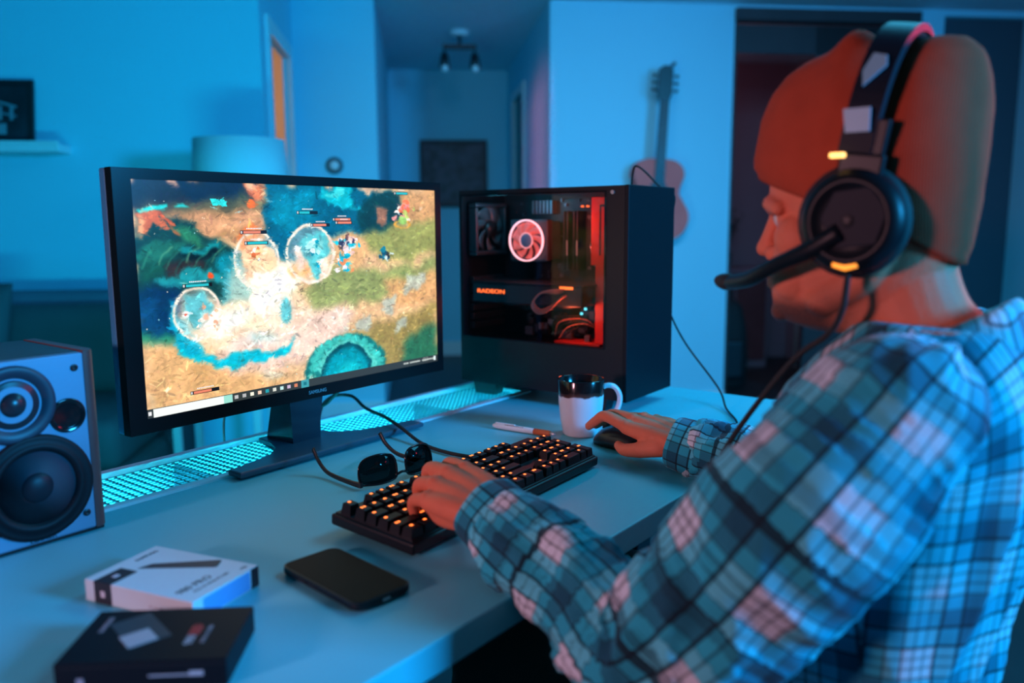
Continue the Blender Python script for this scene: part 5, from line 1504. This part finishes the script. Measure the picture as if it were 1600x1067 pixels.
# folds
disp = np.zeros(N)
for i in range(N):
    p = co_[i]
    if useL[i] or useR[i]:
        q = pL if useL[i] else pR
        s_, th_, tot = q[1][i], q[2][i], q[4]
        el_ = math.exp(-((s_ - .30) / .10) ** 2); cu_ = math.exp(-((s_ - tot + .05) / .05) ** 2)
        a = noise.noise(Vector((s_ * 26 + 1.2 * math.sin(th_ + .7), math.cos(th_) * 1.3, math.sin(th_) * 1.3 + (0 if useL[i] else 7))))
        rdg = 1 - 2.2 * abs(a)
        b2 = noise.noise(Vector((s_ * 9, math.cos(th_ - s_ * 8) * 1.6, math.sin(th_ - s_ * 8) * 1.6 + 3)))
        disp[i] = (.0028 + .0085 * el_ + .006 * cu_) * rdg + .010 * b2
    else:
        k = max(0, min(1, (.97 - p[2]) / .12))
        a = noise.noise(Vector((p[0] * 14, p[1] * 10 + p[2] * 3, p[2] * 4)))
        b2 = noise.noise(Vector((p[0] * 30 + p[2] * 9, p[1] * 30, p[2] * 9)))
        disp[i] = (.002 + .009 * k) * (.6 - 2.0 * abs(a)) + .003 * b2 * k
edge = np.clip(np.minimum(np.abs(pL[0] - td), np.abs(pR[0] - td)) / .012, 0, 1)
disp *= .35 + .65 * edge
disp -= .0025 * (1 - edge)
co_ += no_ * disp[:, None]
meS.vertices.foreach_set('co', co_.astype(np.float32).ravel())
# cloth coordinates per face corner
uvl = meS.uv_layers.new(name='cloth')
L_ = len(meS.loops); lv = np.empty(L_, np.int32); meS.loops.foreach_get('vertex_index', lv)
PT = len(meS.polygons); ls = np.empty(PT, np.int32); lt = np.empty(PT, np.int32); meS.polygons.foreach_get('loop_start', ls); meS.polygons.foreach_get('loop_total', lt)
pid = np.repeat(np.arange(PT), lt)
cls = np.where(useL, 1, np.where(useR, 2, 0))
fcl = cls[lv[ls]]
lc = fcl[pid]
P_ = co_[lv]
# torso: wrap around the sides, over the shoulders
cx = P_[:, 0] - .93; yc = .175; zc = .90
phi = np.arctan2(P_[:, 2] - zc, -(P_[:, 1] - yc))          # 0 at the back, 90 deg on top
vt = np.where(P_[:, 2] < zc, P_[:, 2] - zc, phi * .125)
front = P_[:, 1] > yc
vt = np.where(front & (P_[:, 2] < zc), -(P_[:, 2] - zc) + PI * .125, vt)
side = np.arctan2(cx, np.abs(P_[:, 1] - yc) + .06)
ut = side * .19
UV = np.zeros((L_, 2))
UV[:, 0] = ut + .03; UV[:, 1] = vt + .012
for code, q in ((1, pL), (2, pR)):
    m = lc == code
    th_ = q[2][lv]; s_ = q[1][lv]
    # keep the angle continuous inside a face
    ref = q[2][lv[ls]][pid]
    dth = (th_ - ref + PI) % (2 * PI) - PI
    th2 = ref + dth
    r0 = .060
    UV[m, 0] = (th2 * r0 * 1.03)[m] + .02; UV[m, 1] = s_[m]
# 45 degree cut of the sleeves as in the cloth's fall
ang = math.radians(8)
uvl.data.foreach_set('uv', UV.astype(np.float32).ravel())

def uvmap_from(o, fn):
    l = o.data.uv_layers.new(name='cloth')
    for p in o.data.polygons:
        for li in p.loop_indices: l.data[li].uv = fn(o.data.vertices[o.data.loops[li].vertex_index].co)
def cuff(W, E_, nm, ph0):
    d = (Vector(W) - Vector(E_)).normalized()
    U = (Vector((0, 0, 1)) - d * d.z).normalized(); Wv = d.cross(U)
    c0 = Vector(W) - d * .052
    prof = [(.0, .0445), (.004, .0480), (.03, .0475), (.060, .0455), (.063, .044), (.060, .0415), (.03, .042), (.0, .0405)]
    bm = grp(); n = 48
    R = []
    for s_, r in prof:
        R.append([c0 + d * s_ + (U * .92 * math.cos(2 * PI * k / n) + Wv * math.sin(2 * PI * k / n)) * (r + .0012 * math.sin(5 * 2 * PI * k / n + s_ * 60)) for k in range(n)])
    loft(bm, R, cap=False, closed=True)
    o = new_obj('cuff', bm, plaid, shirt, True)
    l = o.data.uv_layers.new(name='cloth')
    for p in o.data.polygons:
        vs = []
        for li in p.loop_indices:
            v = o.data.vertices[o.data.loops[li].vertex_index].co - c0
            vs.append((li, math.atan2(v.dot(Wv), v.dot(U)), v.dot(d)))
        r0 = vs[0][1]
        for li, a, s_ in vs:
            a = r0 + ((a - r0 + PI) % (2 * PI) - PI)
            l.data[li].uv = (a * .0437 + ph0, s_ * 1.1 + .01)
    bm = grp(); bc_ = c0 + d * .03 + (U * .2 * -1 + Wv * .97) * .044 * (1 if nm else -1)
    return o
cuff(WL, EL.lerp(WL, .4), 1, .055)
cuff(WR, ER.lerp(WR, .4), 0, .055)
# collar: a stand with a folded leaf, open at the front
def collar_pt(t, r, z0, drop):
    a = t
    x = .93 + (r) * math.sin(a); y = .158 - (r * .92) * math.cos(a)
    return Vector((x, y, z0 - drop * (1 - math.cos(a)) / 2))
def collarf(b):
    T = [(-2.55 + 5.1 * k / 40) for k in range(41)]
    prof = [(.066, .999), (.062, 1.020), (.064, 1.046), (.070, 1.052), (.078, 1.046), (.088, 1.022), (.0935, 1.012), (.0895, 1.010), (.078, 1.034), (.071, 1.040)]
    R = []
    for t in T:
        wob = .002 * math.sin(7 * t)
        R.append([collar_pt(t, r + wob + (.010 if r > .085 else .004) * abs(math.sin(t)), z + (.006 if z > 1.03 else 0) * math.cos(t), .060) for r, z in prof])
    loft(b, R)
co2 = dadd(shirt, 'collar', collarf, plaid, True)
uvmap_from(co2, lambda v: (math.atan2(v.x - .93, -(v.y - .158)) * .085, v.z * 1.0 + ((v.x - .93) ** 2 + (v.y - .158) ** 2) ** .5))
def plk(b):
    S = smooth_path([(.925, .262, .985), (.925, .300, .95), (.922, .317, .90), (.922, .334, .84), (.922, .343, .76), (.922, .345, .69)], 6)
    tube(b, S, .016, 8, flat=.3, upv=(0, 1, 0))
pk = dadd(shirt, 'placket', plk, plaid, True); uvmap_from(pk, lambda v: (v.x, v.z))
# red t-shirt below the hem, jeans, shoes
tst = [(.56, .93, .213, .166, .124), (.62, .93, .213, .166, .126), (.69, .93, .212, .160, .120), (.73, .93, .208, .158, .116)]
dadd(man, 't_shirt', lambda b: loft(b, [ring_xy(x, y, a, b_, z, 48) for z, x, y, a, b_ in tst]), mat('red_cotton', (.55, .05, .06), .85, bump=(300, .2)), True)
def jeansf(b):
    loft(b, [ring_xy(.93, .215, a, b_, z, 40) for z, a, b_ in ((.45, .16, .12), (.50, .178, .135), (.57, .175, .132))])
    for x, kx in ((.85, .80), (1.01, 1.08)):
        chain(b, [Vector((x, .20, .54)), Vector(((x + kx) / 2, .42, .55)), Vector((kx, .63, .548))], [.094, .088, .072], seg=20)
        chain(b, [Vector((kx, .63, .545)), Vector((kx, .66, .36)), Vector((kx, .645, .10))], [.070, .064, .056])
jn = dadd(man, 'jeans', jeansf, mat('dark_olive_denim', (.055, .075, .06), .85, bump=(250, .3)), True)
bake(jn, .006, 5)
for kx in (.80, 1.08):
    sh_ = dadd(man, 'shoe', lambda b: (chain(b, [Vector((kx, .60, .055)), Vector((kx, .70, .050)), Vector((kx, .80, .042))], [.046, .045, .036]), chain(b, [Vector((kx, .61, .06)), Vector((kx, .62, .11))], [.046, .046])), mat('dark_shoe', (.03, .03, .035), .6), True)
    bake(sh_, .005, 3)
    dadd(sh_, 'sole', lambda b: prism(b, [(kx + .05 * math.cos(a) * (1 if math.sin(a) < 0 else .9), .70 + .155 * math.sin(a)) for a in [2 * PI * k / 24 for k in range(24)]], 0.0005, .018, bevel=.003), mat('pale_sole', (.4, .4, .4), .6))

# ------------------------------------------------------------------ headset
hs = empty('headset', tuple(hp(0, 0, .17)), 'black over-ear gaming headset with amber lights worn over the orange beanie', 'headset')
hs_m = mat('headset_black', (.005, .008, .011), .4, spec=.2)
hsg = mat('headset_satin', (.008, .013, .022), .5, spec=.12)
def bandpath(k, n, rr_=0.0):
    a = PI * k / n
    l = (.094 + rr_) * math.cos(a); u = .052 + (.122 + rr_) * math.sin(a) ** .75
    f = .014 - u * .17
    return hp(f, l, u)
def bandf(w_, th_, r0):
    def f(b):
        n = 40; R = []
        for k in range(n + 1):
            p = bandpath(k, n, r0); p2 = bandpath(k, n, r0 + th_)
            fd = Vector((0, 1, .19)).normalized() * w_
            R.append([p - fd, p2 - fd * .92, p2 + fd * .92, p + fd])
        loft(b, R)
    return f
bd = dadd(hs, 'headband', bandf(.0165, .007, .003), hsg, True)
bd.data.shade_flat()
dadd(bd, 'band_cushion', bandf(.014, .004, .0), blkr, True)
for s in (1, -1):
    # yoke and slider
    yk = dadd(hs, 'slider', lambda b: (box(b, (-.002, -.015, .020), (.010, .015, .085), bevel=.002, mx=Matrix.Translation(hp(.004, s * .099, 0)) @ Matrix.Rotation(math.radians(10), 4, 'X')), box(b, (-.003, -.021, .012), (.008, .021, .052), bevel=.003, mx=Matrix.Translation(hp(.004, s * .104, 0)) @ Matrix.Rotation(math.radians(8), 4, 'X'))), hs_m)
    cu_ = dadd(hs, 'ear_cup', lambda b: loft(b, [[hp(.004 + math.cos(2 * PI * k / 40) * r_ * .95, s * l, -.012 + math.sin(2 * PI * k / 40) * r_) for k in range(40)] for r_, l in [(.045, .094), (.051, .098), (.051, .104), (.047, .112), (.040, .117), (.036, .1175), (.034, .115), (.014, .114), (.012, .116), (.001, .117)]][::(1 if s > 0 else 1)]), hs_m, True)
    dadd(cu_, 'ear_cushion', lambda b: tube(b, [hp(.006 + .040 * math.cos(2 * PI * k / 32), s * .089, -.012 + .042 * math.sin(2 * PI * k / 32)) for k in range(32)], .0135, 12, closed=True, cap=False), blkr, True)
    dadd(cu_, 'cup_plate', lambda b: prism(b, [(.030, .0), (.018, .026), (-.014, .030), (-.032, .008), (-.022, -.024), (.012, -.028)], 0, .003, mx=frame_mx(hp(.0, s * .1165, -.010), (0, 1, 0), (0, 0, 1)) @ Matrix.Diagonal((1, 1, s, 1)), bevel=.001), hsg)
    dadd(cu_, 'cup_light', lambda b: tube(b, [hp(.016 - .022 * k / 6, s * (.1135 + .000), -.0595 + .0035 * abs(k - 3) / 3 + .0035) for k in range(7)], .0032, 8), mat('amber_light', (1, .4, .05), .5, emit=(1.0, .30, .03), es=1.5), True)
    dadd(yk, 'slider_light', lambda b: box(b, (-.0068, -.0068, -.0022), (0, .0068, .0022), bevel=.0008, mx=Matrix.Translation(hp(.018, s * .107 + (.0068 if s < 0 else 0), .050))), mat('amber_bright', (1, .5, .1), .5, emit=(1.0, .50, .13), es=3.0))
    dadd(yk, 'steel_plate', lambda b: prism(b, [(.012, .0105), (-.0125, .0105), (-.0125, -.0115), (.0095, -.0115)], 0, .0015, mx=frame_mx(hp(.003, s * .1100, .082), (0, 1, 0), (0, .16, 1)) @ Matrix.Diagonal((1, 1, s, 1))), mat('brushed_steel', (.22, .48, .62), .45))
    dadd(bd, 'band_emblem', lambda b: prism(b, [(.010, .000), (.002, .017), (-.010, .013), (-.011, .003), (.008, -.016)], 0, .0015, mx=frame_mx(hp(-.007, s * .0965, .128), (0, 1, 0), (.35 * s, .16, 1)) @ Matrix.Diagonal((1, 1, s, 1))), mat('brushed_steel', ()))
bo_ = dadd(hs, 'microphone_boom', lambda b: tube(b, smooth_path([hp(.010, .112, -.022), hp(.040, .110, -.040), hp(.075, .100, -.055), (hp(.110, .080, -.072)), hp(.140, .055, -.079), hp(.158, .035, -.080)], 6), [.0105, .0105, .0105, .0105, .010, .010, .0098, .0095, .009, .0088] + [.0080] * 21, 12), hs_m, True)
dadd(bo_, 'microphone', lambda b: (tube(b, smooth_path([hp(.145, .050, -.0795), hp(.160, .035, -.080), hp(.172, .024, -.0795)], 5), [.008, .009, .0095, .0095, .0095, .009, .0085, .0080, .007, .006, .004], 14)), blkr, True)
dadd(hs, 'cable', lambda b: tube(b, smooth_path([hp(.004, .106, -.062), hp(.006, .102, -.078), hp(.010, .098, -.100), (.842, .245, 1.02), (.852, .285, .985), (.889, .359, .887), (.92, .41, .80), (1.0, .455, .735), (1.1, .47, .69)], 8), .0031, 10), blkr, True)

# ------------------------------------------------------------------ his chair
ch = empty('office_chair', (.93, .20, 0), 'black swivel chair under the man, mostly out of view', 'chair')
dadd(ch, 'seat', lambda b: loft(b, [ring_xy(.93, .24, a, b_, z, 40, 4) for z, a, b_ in ((.395, .21, .21), (.405, .235, .235), (.43, .24, .24), (.452, .23, .23))]), blkr, True)
dadd(ch, 'column', lambda b: lathe(b, [(.03, .10), (.03, .40)], (.93, .2, 0), 24), blkm)
for k in range(5):
    a = 2 * PI * k / 5 + .3; e_ = Vector((.93 + .27 * math.cos(a), .2 + .27 * math.sin(a), .075))
    dadd(ch, 'base_spoke', lambda b: tube(b, [Vector((.93, .2, .11)), e_], [.024, .016], 10), blkm, True)
    dadd(ch, 'caster', lambda b: tube2(b, [e_ + Vector((-.012, 0, -.045)), e_ + Vector((.012, 0, -.045))], [.028, .028], 20), blkr)
